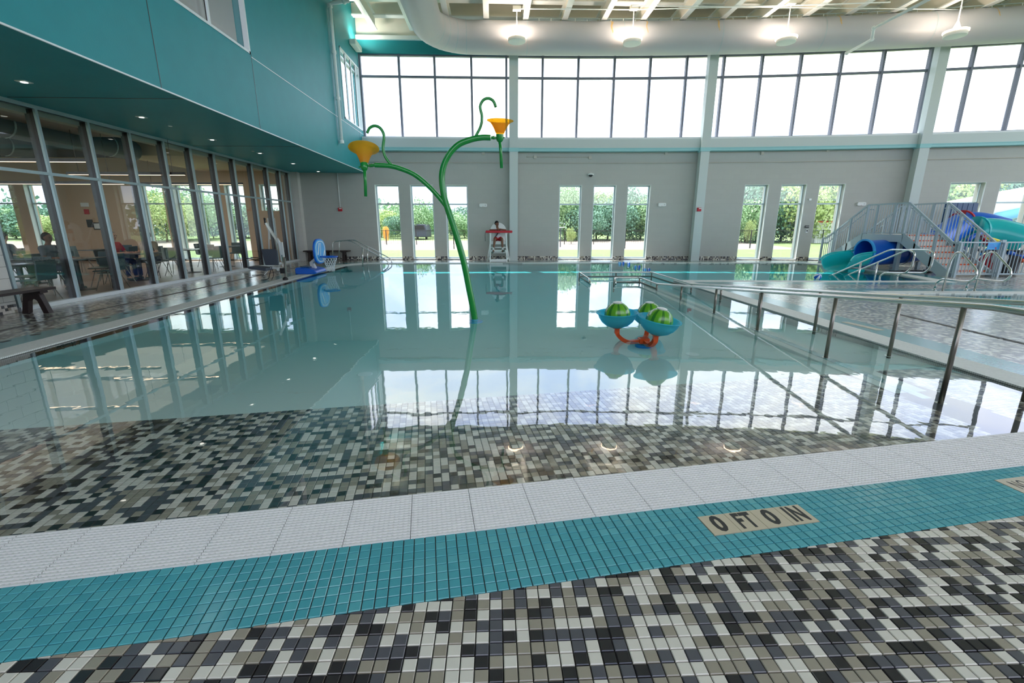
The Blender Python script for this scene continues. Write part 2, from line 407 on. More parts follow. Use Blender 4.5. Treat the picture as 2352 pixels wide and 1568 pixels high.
MB().holed(SLAB, [offset(POOL, .14), offset(POOL2, .14)], -.32, -.012).build('deck_slab', 'grout', floor)
C4 = offset(POOL, .40); C8 = offset(POOL, .81)
P4 = offset(POOL2, .42); P8 = offset(POOL2, .8)
# tile sheet everywhere except the near field, where the tiles are laid one by one
ms = MB()
ms.holed([(4.75, -6), (27, -6)]+wl+[(-8.9, -6), (-4.3, -6), (-4.3, line_y(-4.3, -.815)), ]+[C8[0]]+[C8[i] for i in range(len(C8)-1, 0, -1)]+[(4.75, line_y(4.75, -.815))], [P8], -.0119, -.002)
ms.holed([(-4.3, -6), (4.75, -6), (4.75, -.62), (-4.3, -.62)], [], -.0119, -.002)
tag(ms.build('mosaic_field', 'mosaic_far', floor), kind='stuff')
# drain channels let into the deck
for nm, a, b in (('left', (-7.25, 4.0), (-7.25, 19.5)), ('right', (7.02, 7.6), (6.86, 4.6))):
    g = MB().bar((*a, -.001), (*b, -.001), .07, .008).build('trench_drain', 'grate_shadow'); g['kind'] = 'thing'
    tag(g, 'narrow grey trench drain across the left deck beside the glass wall' if nm == 'left' else 'narrow grey trench drain across the right deck beyond the ramp rails', 'drain')
for q in ((2253, 762), (2322, 778)):  # white bars painted in place of sun glints on the right deck
    c = gz(*q); MB().box(c.x-.14, c.x+.14, c.y-.02, c.y+.02, -.002, .003).build('sun_glint', 'white_plastic')
    tag(bpy.data.objects[[o.name for o in bpy.data.objects if o.name.startswith('sun_glint')][-1]], 'short white bar painted as a sun glint on the right deck, %s one' % ('farther left' if q[0] == 2253 else 'farther right'), 'painted glint', 'painted sun glints on the right deck')
# coping ring and teal ring (left, far and right sides; the near side is built piece by piece below)
def ring(A, B, z0, z1, skip=()):
    m = MB(); n = len(A)
    for i in range(n):
        if i in skip: continue
        j = (i+1) % n; m.prism([A[i], B[i], B[j], A[j]], z0, z1)
    return m
coping = empty('trim_1', label='white ribbed gutter grating around the pool edge', kind='structure')
c1 = MB()
n = len(POOL)
ring(POOL, C4, -.10, 0, skip=(0, n-1)).build('edge_coping', 'coping_y', coping)
lm = MB(); lm.prism([POOL[-1], C4[-1], C4[0], POOL[0]][::-1], -.10, 0); lm.build('edge_coping', 'coping_y', coping)
band = empty('trim_2', label='teal tile band between the white grating and the mosaic deck', kind='structure')
ring(C4, C8, -.011, 0, skip=(0,)).build('band_sheet', 'teal_far', band)
ring(POOL2, P4, -.10, 0).build('edge_coping', 'coping_y', coping)
ring(P4, P8, -.011, 0).build('band_sheet', 'teal_far', band)
# pool shells
def pool_z(x, y):
    v = to_uv(x, y)[1]
    return -.030-.018*min(max(v, 0), 2)-.036*min(max(v-2, 0), 6)
basin = empty('pool_basin', label='white plaster pool shell under the water', kind='structure')
wm = MB()
for P in (POOL, POOL2):
    for i in range(len(P)):
        j = (i+1) % len(P)
        a, b = Vector(P[i]), Vector(P[j]); e = (b-a).normalized(); o = Vector((e.y, -e.x))*.12
        wm.prism([a, a+o, b+o, b][::-1] if 0 else [a, a+o, b+o, b], -.9, -.02)
wm.build('basin_wall', 'plaster', basin)
fm = MB(); xs = [-6+.75*i for i in range(27)]; ys = [1.4+.6*i for i in range(31)]
vs = []; fs = []
for y in ys:
    for x in xs: vs.append((x, y, min(pool_z(x, y), -.032)-.004))
k = len(vs); vs += [(p[0], p[1], -1.0) for p in vs]; nx = len(xs)
for j in range(len(ys)-1):
    for i in range(nx-1): a = j*nx+i; fs.append((a, a+1, a+nx+1, a+nx)); fs.append((k+a+nx, k+a+nx+1, k+a+1, k+a))
fm.add(vs, fs).build('basin_floor', 'plaster', basin, smooth=True)
MB().box(9.0, 14, 7.3, 10.0, -1.0, -.45).build('basin_floor', 'plaster', basin)
# divider between pool and access ramp: a submerged white kerb with a teal line
dv = MB(); dv.prism([(3.80, 3.02), (4.16, 3.07), (4.16, 13.0), (3.80, 13.0)], -.6, -.05); dv.build('ramp_divider', 'plaster', basin)
dt = MB(); dt.prism([(3.93, 3.10), (4.03, 3.11), (4.03, 12.9), (3.93, 12.9)], -.06, -.047); dt.build('divider_stripe', 'teal_far', basin, label='teal tile line along the submerged kerb')
# round floor inlets
for q in ((838, 862), (1590, 815), (1176, 653), (1018, 681)):
    c = gz(*q, z=-.1); z = pool_z(c.x, c.y)
    MB().lathe([(.075, -.004), (.085, .001), (.075, .004), (.0, .005)], (c.x, c.y, z), 20).build('floor_inlet', 'white_plastic', basin)
water = MB().prism(POOL, -.8, -.024); wo = water.build('pool_water', 'water')
tag(wo, 'still clear teal water filling the main pool', kind='structure')
wo2 = MB().prism(POOL2, -.6, -.024).build('pool_water', 'water'); tag(wo2, 'water of the small plunge pool on the right deck', kind='structure')
# depth marks on the left pool wall and right wall, just under the grating
ms_ = text('depth_mark', '0  FT  0  IN', .10, (-5.774, 6.02, -.075), (math.pi/2, 0, math.pi/2), 'black_ink', basin, sx=1.25)
text('depth_mark', '0  FT  0  IN', .085, (5.034, 6.6, -.07), (math.pi/2, 0, -math.pi/2), 'black_ink', basin, sx=1.1)
bs = MB(); q = [gz(1947, 739), gz(2027, 758)]
bs.prism([(q[0].x, q[0].y), (q[0].x-.12, q[0].y-.01), (q[1].x-.10, q[1].y), (q[1].x+.03, q[1].y)], -.002, .003); bs.build('depth_sign', 'sign_tile', band)
for q in ((365, 701), (327, 711), (290, 719.5), (245, 730), (197, 741.6), (142, 754), (82, 768), (12, 784), (430, 686)):
    c = gz(*q); MB().box(c.x-.03, c.x+.03, c.y-.05, c.y+.05, -.002, .003).build('marker_tile', 'bench_brown', band)

# ================================================================== BACK WALL
G = []
for pl in (((859.7, 915), (941, 994), (1022, 1073.6)), ((1285, 1337), (1364, 1416), (1442.5, 1495.5)), ((1711.6, 1767), (1795.5, 1854), (1883, 1943)), ((2183, 2265), (2298, 2384))):
    G.append([(wx(a), wx(b)) for a, b in pl])
inner = []      # windows of the dining room, in the same wall, left of the glass partition
for a, b in ((-60, 29), (62, 120), (325, 378), (402, 445), (455, 497), (519, 564), (599, 640)):
    inner.append((gy(a, 466, 20.7).x, gy(b, 466, 20.7).x))
ALLW = inner+[w for g in G for w in g]
ALLW.sort()
def wseg(m, x0, x1, z0, z1, f0, f1, step=1.3):
    k = max(1, int((x1-x0)/step)) if x1 > .8 else 1
    for i in range(k):
        a, b = x0+(x1-x0)*i/k, x0+(x1-x0)*(i+1)/k; ya, yb = wall_y(a), wall_y(b)
        m.hexa([(a, ya+f0, z0), (b, yb+f0, z0), (b, yb+f1, z0), (a, ya+f1, z0), (a, ya+f0, z1), (b, yb+f0, z1), (b, yb+f1, z1), (a, ya+f1, z1)])
    return m
wb = MB(); wi = MB(); XL = -26.0; XR = 26.5
def both(x0, x1, z0, z1):
    if x1 <= -8.9: wseg(wi, x0, x1, z0, z1, 0, .42)
    elif x0 < -8.9: wseg(wi, x0, -8.9, z0, z1, 0, .42); wseg(wb, -8.9, x1, z0, z1, 0, .42)
    else: wseg(wb, x0, x1, z0, z1, 0, .42)
c = XL
for a, b in ALLW: both(c, a, 0, 3.18); c = b
both(c, XR, 0, 3.18); both(XL, XR, 3.18, 4.62); both(XL, XR, -.2, .05)
wback = wb.build('wall_back', 'block_wall'); tag(wback, 'beige painted block wall under the high windows', kind='structure')
wroom = wi.build('wall_back_room', 'room_wall'); wroom.name = 'wall_room_back'; tag(wroom, 'beige end wall of the dining room behind the glass', kind='structure')
# mosaic skirting
bb = empty('baseboard_back', label='two-row mosaic tile skirting along the back wall', kind='structure')
c = -8.5
sk = MB()
for a, b in [w for w in ALLW if w[0] > -8.5]+[(XR, XR)]:
    wseg(sk, c, a, 0, .155, -.012, 0, .8); c = b
sk.build('skirting', 'mosaic_up', bb)
# slot windows
wn = 1
for a, b in ALLW:
    w = empty('window_%d' % wn, kind='structure', label='tall narrow grey-framed window in the block wall'); wn += 1
    f = .20; ya, yb = wall_y(a), wall_y(b); z0, z1, zt = .05, 3.18, 2.39
    e = (Vector((b, yb, 0))-Vector((a, ya, 0))).normalized(); nrm = Vector((-e.y, e.x, 0)); A = Vector((a, ya, 0))+nrm*f; L = (b-a)/e.x
    def bx(m, u0, u1, v0, v1, h0, h1):
        P = lambda u, v, z: A+e*u+nrm*v+Vector((0, 0, z)); m.hexa([P(u0, v0, h0), P(u1, v0, h0), P(u1, v1, h0), P(u0, v1, h0), P(u0, v0, h1), P(u1, v0, h1), P(u1, v1, h1), P(u0, v1, h1)])
    m = MB(); bx(m, 0, .055, 0, .1, z0, z1); bx(m, L-.055, L, 0, .1, z0, z1); bx(m, .055, L-.055, 0, .1, z1-.06, z1); bx(m, .055, L-.055, 0, .1, z0, z0+.06)
    m.build('window_frame', 'frame_grey', w)
    m = MB(); bx(m, .055, L-.055, 0, .1, zt-.03, zt+.03); m.build('transom', 'frame_grey', w)
    m = MB(); bx(m, .055, L-.055, .045, .055, z0+.06, zt-.03); m.build('pane', 'pane_clear', w)
    m = MB(); bx(m, .055, L-.055, .045, .055, zt+.03, z1-.06); m.build('pane', 'pane_clear', w)
    m = MB(); bx(m, 0, L, -.215, 0, z0-.02, z0+.004); m.build('window_sill', 'frame_white', w)
    m = MB(); bx(m, L-.012, L+.002, -.2, 0, z0, z1); bx(m, -.002, .012, -.2, 0, z0, z1); bx(m, 0, L, -.2, 0, z1-.012, z1+.002); m.build('window_lining', 'frame_white', w)
# high window wall
hb = MB(); wseg(hb, -5.4, XR, 4.62, 4.97, -.30, .42); b1 = hb.build('trim_3', 'beam_grey'); tag(b1, 'light grey steel girder under the high windows', kind='structure')
hb = MB(); wseg(hb, -5.4, XR, 4.50, 4.62, -.34, -.02); wseg(hb, -5.4, XR, 4.60, 4.625, -.36, .0); tag(hb.build('trim_4', 'flange_blue'), 'pale blue lower flange of the girder', kind='structure')
hb = MB(); wseg(hb, -5.4, XR, 4.97, 5.03, -.30, .42); tag(hb.build('trim_5', 'frame_white'), 'white sill ledge of the high windows', kind='structure')
hw = empty('window_%d' % wn, kind='structure', label='long band of high glazing with slim grey mullions above the block wall'); wn += 1
def wxT(px, py=175):
    Y = 20.8
    for _ in range(25): X = gy(px, py, Y).x; Y = wall_y(X)+.1
    return X
MX = [wxT(p) for p in (847, 917.8, 999, 1083, 1163, 1246, 1327.6, 1410, 1492, 1575)]+[wxT(p) for p in (1659.6, 1746.5, 1835, 1927, 2022)]+[wxT(2128), wxT(2225), wxT(2336), wxT(2452)]
MX = [-5.36]+MX[1:]
ZS, ZT, ZH = 5.03, 7.36, 8.17
for x in MX:
    y = wall_y(x)+.05; MB().box(x-.042, x+.042, y-.02, y+.13, ZS, ZH).build('mullion', 'mullion_slate', hw)
for z in (ZS+.03, ZT, ZH-.02):
    m = MB()
    for a, b in zip(MX[:-1], MX[1:]): wseg(m, a+.042, b-.042, z-.04, z+.04, .06, .16, 9)
    m.build('transom', 'mullion_slate', hw)
for a, b in zip(MX[:-1], MX[1:]):
    for z0, z1 in ((ZS+.06, ZT-.035), (ZT+.035, ZH-.05)): m = MB(); wseg(m, a+.03, b-.03, z0, z1, .10, .108, 9); m.build('pane', 'pane_clear', hw)
m = MB(); wseg(m, -5.4, .6, 8.17, 8.63, -.02, .4); tag(m.build('trim_6', 'teal_paint'), 'teal strip over the high windows', kind='structure')
m = MB(); wseg(m, .6, XR, 8.17, 8.63, -.02, .4); wseg(m, -5.6, XR, 8.77, 10.2, .1, .4); tag(m.build('wall_back_upper', 'cream_steel'), 'pale upper wall under the roof beams', kind='structure')
bpy.data.objects['wall_back_upper'].name = 'wall_top'
m = MB(); wseg(m, -5.4, XR, 8.63, 8.77, -.12, .3); tag(m.build('trim_7', 'white_steel'), 'white ledge beam under the roof', kind='structure')
# steel columns in front of the wall
def column(x, y, label, ang=0):
    o = empty('column', (x, y, 0), label, 'column', 'white steel columns along the window wall', 'structure', rz=ang)
    MB().box(-.175, .175, -.17, .17, 0, 9.0).build('shaft', 'beam_grey', o)
    MB().box(-.20, .20, -.20, .20, 4.45, 4.60).build('bracket', 'flange_blue', o)
    MB().box(-.19, .19, -.19, .19, 0, .012).build('base_plate', 'beam_grey', o)
    return o
cx2 = gy(1612, 400, wall_y(8.7)-.35).x; cx3 = gy(2085, 440, wall_y(16)-.3).x
column(.84, 20.35, 'white steel column behind the lifeguard chair')
column(cx2, wall_y(cx2)-.35, 'white steel column with a red fire alarm on it', -.09)
column(cx3, wall_y(cx3)-.35, 'white steel column behind the slide stairs', -.18)

# ================================================================== LEFT SIDE: glass wall, soffit, teal storey
TX = -5.40
wl_ = empty('wall_left', label='teal painted upper storey that overhangs the deck', kind='structure')
m = MB()
ZR = 10.4
# face with two openings
H1 = (5.6, 11.63, 5.19, 8.0); H2 = (18.3, 20.66, 5.27, 7.62)
def face(y0, y1, z0, z1): m.box(TX-.25, TX, y0, y1, z0, z1)
face(-6, H1[0], 3.65, ZR); face(H1[0], H1[1], 3.65, H1[2]); face(H1[0], H1[1], H1[3], ZR); face(H1[1], H2[0], 3.65, ZR)
face(H2[0], H2[1], 3.65, H2[2]); face(H2[0], H2[1], H2[3], ZR); face(H2[1], 20.72, 3.65, ZR)
m.build('upper_face', 'teal_paint', wl_)
m = MB(); m.box(-8.62, TX-.25, -6, 20.7, 3.65, 3.85); m.build('soffit', 'teal_paint', wl_)
m = MB(); m.box(TX-.01, TX+.012, -6, 20.7, 3.64, 3.662)
m.build('edge_bead', 'frame_white', wl_)
m = MB()
for y, z0, z1 in ((8.42, 3.66, 10.3), (11.66, 3.66, 5.2), (21.1-1.0, 3.66, 5.25), (18.0, 5.15, 10.3)): m.box(TX, TX+.004, y-.006, y+.006, z0, z1)
m.box(-8.4, TX, 9.0, 9.012, 3.644, 3.65); m.box(-8.4, TX, 14.0, 14.012, 3.644, 3.65)
m.build('control_joint', 'frame_dark', wl_)
m = MB(); m.box(TX, TX+.006, 11.66, 20.7, 5.14, 5.155); m.build('reveal_line', 'frame_white', wl_)
# near upper window with the gallery room behind
def side_window(h, mull, transom, label):
    global wn
    w = empty('window_%d' % wn, kind='structure', label=label); wn += 1
    y0, y1, z0, z1 = h
    m = MB(); m.box(TX-.09, TX+.015, y0, y1, z0, z0+.05); m.box(TX-.09, TX+.015, y0, y1, z1-.05, z1); m.box(TX-.09, TX+.015, y0, y0+.05, z0, z1); m.box(TX-.09, TX+.015, y1-.05, y1, z0, z1)
    m.build('window_frame', 'frame_white', w)
    e = [y0]+mull+[y1]
    for y in mull:
        MB().box(TX-.02, TX+.012, y-.025, y+.025, z0+.05, z1-.05).build('mullion', 'frame_white', w)
        MB().box(TX-.045, TX-.02, y-.025, y+.025, z0+.05, z1-.05).build('mullion_body', 'frame_dark', w)
    if transom:
        MB().box(TX-.14, TX-.02, y0+.05, y1-.05, transom-.03, transom+.03).build('transom', 'frame_grey', w)
    for a, b in zip(e[:-1], e[1:]): MB().box(TX-.10, TX-.094, a+.03, b-.03, z0+.05, z1-.05).build('pane', 'pane_clear', w)
side_window(H1, [6.7, 7.85, 9.0, 10.15], None, 'upper interior window in the teal wall showing a lit room')
side_window(H2, [18.95, 19.6, 20.2], 7.33, 'high side window at the far end of the teal wall')
g = empty('wall_gallery', label='white walled upper room behind the teal wall window', kind='structure')
m = MB(); m.box(-12, -11.8, 1, 14, 3.9, 9); m.box(-12, TX-.3, 13.8, 14, 3.9, 9); m.build('room_wall', 'white_plastic', g)
MB().box(-12, TX-.25, 1, 14, 8.4, 8.6).build('room_ceiling', 'frame_grey', g); MB().box(-12, TX-.25, 1, 14, 3.86, 4.0).build('room_floor', 'room_floor', g)
for y, lb in ((10.6, 'farther'), (7.9, 'nearer')):
    o = MB().bar((-9.5, y-1.6, 7.4), (-9.5, y+1.4, 7.4), .09).build('linear_light', 'lamp_red'); tag(o, 'red glowing strip light in the upper room, %s one' % lb, 'light', 'red strip lights upstairs')
# the storefront glass wall
gw = empty('window_%d' % wn, kind='structure', label='floor to soffit storefront glazing between the deck and the dining room'); wn += 1
GX = -8.5; MY = [8.36, 9.56, 10.68, 11.80, 12.92, 14.0, 15.1, 16.2, 17.33, 18.46, 19.48, 20.3]
m = MB(); m.box(GX-.10, GX+.035, 8.36, 20.7, 0, .075); m.build('bottom_rail', 'frame_white', gw)
m = MB(); m.box(GX-.02, GX+.035, 8.36, 20.7, 3.58, 3.65); m.build('head_rail', 'frame_grey', gw)
m = MB(); m.box(GX-.05, GX+.03, -6, 20.3, 3.58, 3.65); m.build('head_rail', 'frame_grey', gw)
for y in MY:
    MB().box(GX-.01, GX+.035, y-.027, y+.027, .075, 3.58).build('mullion', 'frame_grey', gw)
    MB().box(GX-.16, GX-.01, y-.032, y+.032, .075, 3.58).build('mullion_body', 'frame_dark', gw)
MBt = MB(); MBt.box(GX-.01, GX+.03, 8.36, 20.3, 2.42, 2.475); MBt.build('transom', 'frame_grey', gw)
for a, b in zip(MY[:-1], MY[1:]):
    for z0, z1 in ((.075, 2.42), (2.475, 3.58)): MB().box(GX-.05, GX-.042, a+.027, b-.027, z0, z1).build('pane', 'pane_big', gw)
# upper glazing continues over the low block pier
for a, b in ((7.2, 8.33), (6.1, 7.2)):
    MB().box(GX-.05, GX-.042, a, b, 2.475, 3.58).build('pane', 'pane_big', gw)
MB().box(GX-.01, GX+.035, 7.17, 7.22, 2.475, 3.58).build('mullion', 'frame_grey', gw)
m = MB(); m.box(GX-.25, GX-.02, 20.3, 20.7, 0, 3.65); m.box(GX-.25, GX+.3, 20.42, 20.7, 0, 3.65); tag(m.build('wall_corner', 'block_white'), 'pale pier at the far end of the glass wall', kind='structure')
bpy.data.objects['wall_corner'].name = 'wall_left_end'
# block pier at the near end, laid block by block
pier = empty('wall_left_near', label='off white painted concrete block pier beside the bench', kind='structure')
MB().box(GX-.22, GX-.012, 4.0, 8.32, 0, 2.42).build('pier_core', 'grate_shadow', pier)
bm_ = {}
for r_ in range(12):
    y = 8.32; first = True
    while y > 4.1:
        L = .2 if (first and r_ % 2) else .4; first = False
        y0 = y-L; z0 = .0+r_*.2
        if r_ == 0: z0 = .0
        key = L
        if key not in bm_:
            t_ = MB().box(GX-.01, GX+.012, -L+.003, -.003, .003, .197); o = t_.build('block', 'block_white', pier, bevel=0); bm_[key] = o; o.location = (0, y, z0)
        else:
            o = bm_[key].copy(); COL.objects.link(o); o.location = (0, y, z0)
        y = y0
skl = empty('baseboard_left', label='short mosaic skirting on the block pier', kind='structure')
cols4 = ['tile_cream', 'tile_taupe', 'tile_slate', 'tile_black']; tm4 = []
for i, c_ in enumerate(cols4):
    me = MB().box(0, .010, -.0485, 0, 0, .0485); tm4.append(me)
for k_ in range(34):
    for r_ in range(3):
        ci = R.choice([0, 0, 1, 2, 3])
        if not hasattr(tm4[ci], 'o'):
            tm4[ci].o = tm4[ci].build('tile', cols4[ci], skl); o = tm4[ci].o
        else: o = tm4[ci].o.copy(); COL.objects.link(o)
        o.location = (GX+.013, 8.30-k_*.0508, .002+r_*.0508)
m = MB(); m.box(GX-.22, GX-.012, -6, 4.0, 0, 3.6); tag(m.build('wall_left_front', 'block_white'), 'pale block wall beyond the bench, out of frame', kind='structure')

# ================================================================== ROOF
roof = empty('ceiling', label='pale corrugated roof deck on cream cross channels', kind='structure')
MB().box(TX-.3, 27, -5, 21.1, 10.2, 10.45).build('roof_deck', 'ceiling_deck', roof)
for y in (20.35, 19.0, 17.4, 15.8, 14.2, 11, 8, 5, 2):
    MB().box(TX, 26.8, y-.06, y+.06, 9.35, 9.75).build('cross_channel', 'cream_steel', roof)
    MB().box(TX, 26.8, y-.14, y+.14, 9.32, 9.36).build('channel_flange', 'white_steel', roof)
for y in (19.7, 18.2, 16.6): MB().box(TX, 26.8, y-.03, y+.03, 9.9, 10.2).build('deck_rib', 'frame_dark', roof)
BXS = [-4.6+1.46*i for i in range(22)]
for i, x in enumerate(BXS):
    yl = wall_y(x)-.22
    o = empty('roof_beam', (x, yl, 9.0), 'white roof beam running from the window wall over the pool', 'beam', 'white roof beams', 'structure')
    MB().box(-.10, .10, -24, 0, -.10, -.06).build('bottom_flange', 'white_steel', o)
    MB().box(-.025, .025, -24, 0, -.06, .38).build('web', 'cream_steel', o)
    MB().box(-.10, .10, -24, 0, .36, .40).build('top_flange', 'white_steel', o)
# ventilation duct
duct = empty('air_duct', (-2.3, 19.4, 8.35), 'large white fabric duct running along the high windows and turning over the pool', 'duct')
path = [(-2.3, y, 8.35) for y in (2, 6, 10, 14, 17.6)]
rad = 1.55; DY = 19.5
path += [(-2.3+rad-rad*math.cos(a), 17.95+rad*math.sin(a), 8.35) for a in [math.pi/2*i/10 for i in range(1, 11)]]
path += [(x, wall_y(x)-1.2-.004*max(0, x-.8)**2*0, 8.35) for x in [.4+.9*i for i in range(29)]]
m = MB().tube(path, .55, 32); d1 = m.build('duct_skin', 'duct_white', duct, smooth=True); base_l = Vector(duct.location)
seams = [(path[i], path[i+1]) for i in (5, 7, 9, 11, 13, 16, 20, 24, 28, 32, 36, 40)]
for a, b in seams:
    a = Vector(a); dd = (Vector(b)-a).normalized()*.012; MB().tube([a-dd, a+dd], .556, 32, caps=False).build('seam_band', 'frame_grey', duct, smooth=True)
tr_ = [(p[0], p[1]-.12, p[2]+.62) for p in path[16:]]
MB().tube(tr_, .016, 6).build('hanger_rail', 'frame_grey', duct)
hk = MB()
for p in path[16:]:
    for f in (0, .45): hk.bar((p[0]+f, p[1]-.12, p[2]+.5), (p[0]+f, p[1]-.12, p[2]+.62), .03)
hk.build('hanger_clips', 'white_plastic', duct)['kind'] = 'stuff'
for px_, w_, h_ in ((1404, .05, .34), (1484, .03, .42), (1648, .05, .3), (1929, .07, .42), (2310, .08, .3)):
    x = gy(px_, 80, 19.0).x; x = x*(wall_y(x)-1.6)/19.0; y = wall_y(x)-1.2; mm = MB(); 
    ri = []; 
    for k_ in range(8):
        a = math.radians(62-k_*9); ri.append((x+.03*math.sin(k_*1.1), y-.553*math.cos(a), 8.35+.553*math.sin(a)))
    vs_ = []
    for k_, p in enumerate(ri):
        ww = w_*(1-.09*k_); vs_ += [(p[0]-ww, p[1], p[2]), (p[0]+ww, p[1], p[2])]
    mm.add(vs_, [(2*i, 2*i+1, 2*i+3, 2*i+2) for i in range(7)]); mm.build('rust_stain', 'rust', duct)
for o in duct.children: o.location -= base_l
# pendant lamps
def pendant(c, ztop, label):
    o = empty('pendant_lamp', (c.x, c.y, c.z), label, 'lamp', 'white pendant lamps under the roof beams')
    MB().lathe([(.29, -.12), (.31, -.115), (.32, -.01), (.30, .0), (.28, .0)], n=28).build('reflector', 'white_plastic', o, smooth='auto')
    MB().lathe([(.30, .0), (.345, .008), (.345, .050), (.26, .06), (.0, .062)], n=28).build('diffuser', 'lamp_warm', o)
    MB().lathe([(.13, .05), (.12, .09), (.02, .36), (.015, .38)], n=16).build('cone_housing', 'cream_steel', o, smooth='auto')
    MB().tube([(0, 0, .38), (0, 0, ztop-c.z)], .018, 8).build('stem', 'white_steel', o)
    MB().box(-.14, .14, -.09, .09, ztop-c.z-.05, ztop-c.z+.07).build('junction_box', 'cream_steel', o)
    light('lamp_glow', 'AREA', 48, (c.x, c.y, c.z+.12), (math.pi, 0, 0), (1, .86, .74), size=.5)
    return o
for px_, py_, Y_, lb in ((1187, 88, 18.4, 'leftmost of the four white pendant lamps, above the lifeguard'), (1452, 93, 18.2, 'second white pendant lamp from the left'), (1806, 90, 17.6, 'third white pendant lamp from the left'), (2195, 75, 16.6, 'rightmost of the four white pendant lamps')):
    c = gy(px_, py_, Y_); pendant(c, 8.88, lb)
# conduits, sprinkler pipe
q8 = lambda x, y: gz(x, y, 8.86)
o = MB().tube([q8(1187, 20), q8(1452, 22), q8(1800, 13), q8(2045, 5)], .02, 6).tube([q8(1452, 13), q8(1800, 17), q8(2200, 22)], .014, 6).build('conduit', 'white_steel')
tag(o, 'thin white conduit linking the pendant lamps under the beams', 'conduit')
sp = [gy(2142, -6, 14.5), gy(2007, 64, 16.4), gy(2003, 90, 16.6), gy(1945, 122, 17.6)]
o = empty('sprinkler_pipe', sp[2], 'white sprinkler pipe hanging in front of the duct at upper right', 'pipe')
t = MB().tube(rounded(sp, .1), .045, 10); t.v = [tuple(Vector(p)-sp[2]) for p in t.v]; t.build('pipe_run', 'white_steel', o, smooth=True)
for p in (sp[1], sp[2], sp[3]): MB().ball(tuple(p-sp[2]), .065).build('pipe_fitting', 'white_steel', o, smooth=True)
# white drain pipe down the teal wall
yp = 17.35
o = empty('drain_pipe', (TX+.1, yp, 4.3), 'white drain pipe running down the teal wall', 'pipe')
MB().tube(rounded([(0, 0, 0), (0, 0, 4.22), (.65, -.1, 4.26)], .12), .058, 12).build('pipe_run', 'white_steel', o, smooth=True)
for z in (.02, 1.4, 2.8, 4.15): MB().lathe([(.07, -.05), (.078, -.05), (.078, .05), (.07, .05)], (0, 0, z), 14).build('pipe_clamp', 'white_steel', o)
MB().ball((.5, -.08, 4.25), .085).build('pipe_fitting', 'white_steel', o, smooth=True)
# wall wash lamp on the teal wall
o = empty('wall_lamp', (TX, 20.0, 8.1), 'white curved wall lamp throwing light up the teal wall', 'lamp')
MB().plate([(-.45, 0), (.45, 0), (.45, .18), (.30, .20), (-.30, .20), (-.45, .18)], 0, .02, .26).build('lamp_shade', 'white_plastic', o, bevel=.03)
MB().box(.05, .22, -.35, .35, .19, .205).build('lamp_lens', 'lamp_cool', o)
light('lamp_glow', 'AREA', 25, (TX+.22, 20.0, 8.33), (math.pi, .35, 0), (1, .93, .8), size=.3)
# recessed square downlights in the soffit
for i, q in enumerate(((55, 187), (325, 268), (487, 320), (597, 351), (673, 375), (731, 393), (391, 289), (581, 347))):
    c = gz(*q, z=3.65); s_ = .075 if i < 6 else .04
    nm = ('largest square downlight, nearest the camera in the soffit', 'second square soffit downlight from the camera', 'third square soffit downlight from the camera', 'fourth square soffit downlight, beside a small round one', 'fifth square soffit downlight from the camera', 'farthest square soffit downlight, near the back wall', 'small round soffit fitting between the second and third downlights', 'small round soffit fitting next to the fourth downlight')[i]
    o = empty('downlight', (c.x, c.y, 3.65), nm, 'downlight', 'soffit downlights')
    if i < 6: MB().box(-s_, s_, -s_, s_, -.012, 0).build('lamp_trim', 'white_plastic', o)
    else: MB().lathe([(s_, -.012), (s_, 0)], n=14).build('lamp_trim', 'white_plastic', o)
    if i < 6: MB().lathe([(s_*.6, -.017), (s_*.6, -.011)], n=14).build('lamp_lens', 'lamp_cool', o)

# the sides of the hall that the photograph does not show: stand-in rear and right walls, open bands added for daylight fill
m = MB(); m.box(-9, 27.2, -6.4, -6, -.3, 3.6); m.box(-9, 27.2, -6.4, -6, 9.6, 10.4); tag(m.build('wall_front', 'block_wall'), 'plain block wall behind the camera, unseen, its high band left open to add daylight', kind='structure')
m = MB(); m.box(27, 27.3, -6, 17, -.3, 1.0); m.box(27, 27.3, -6, 17, 9.4, 10.4); tag(m.build('wall_right', 'block_wall'), 'plain right end wall, unseen, with an open band added for daylight', kind='structure')
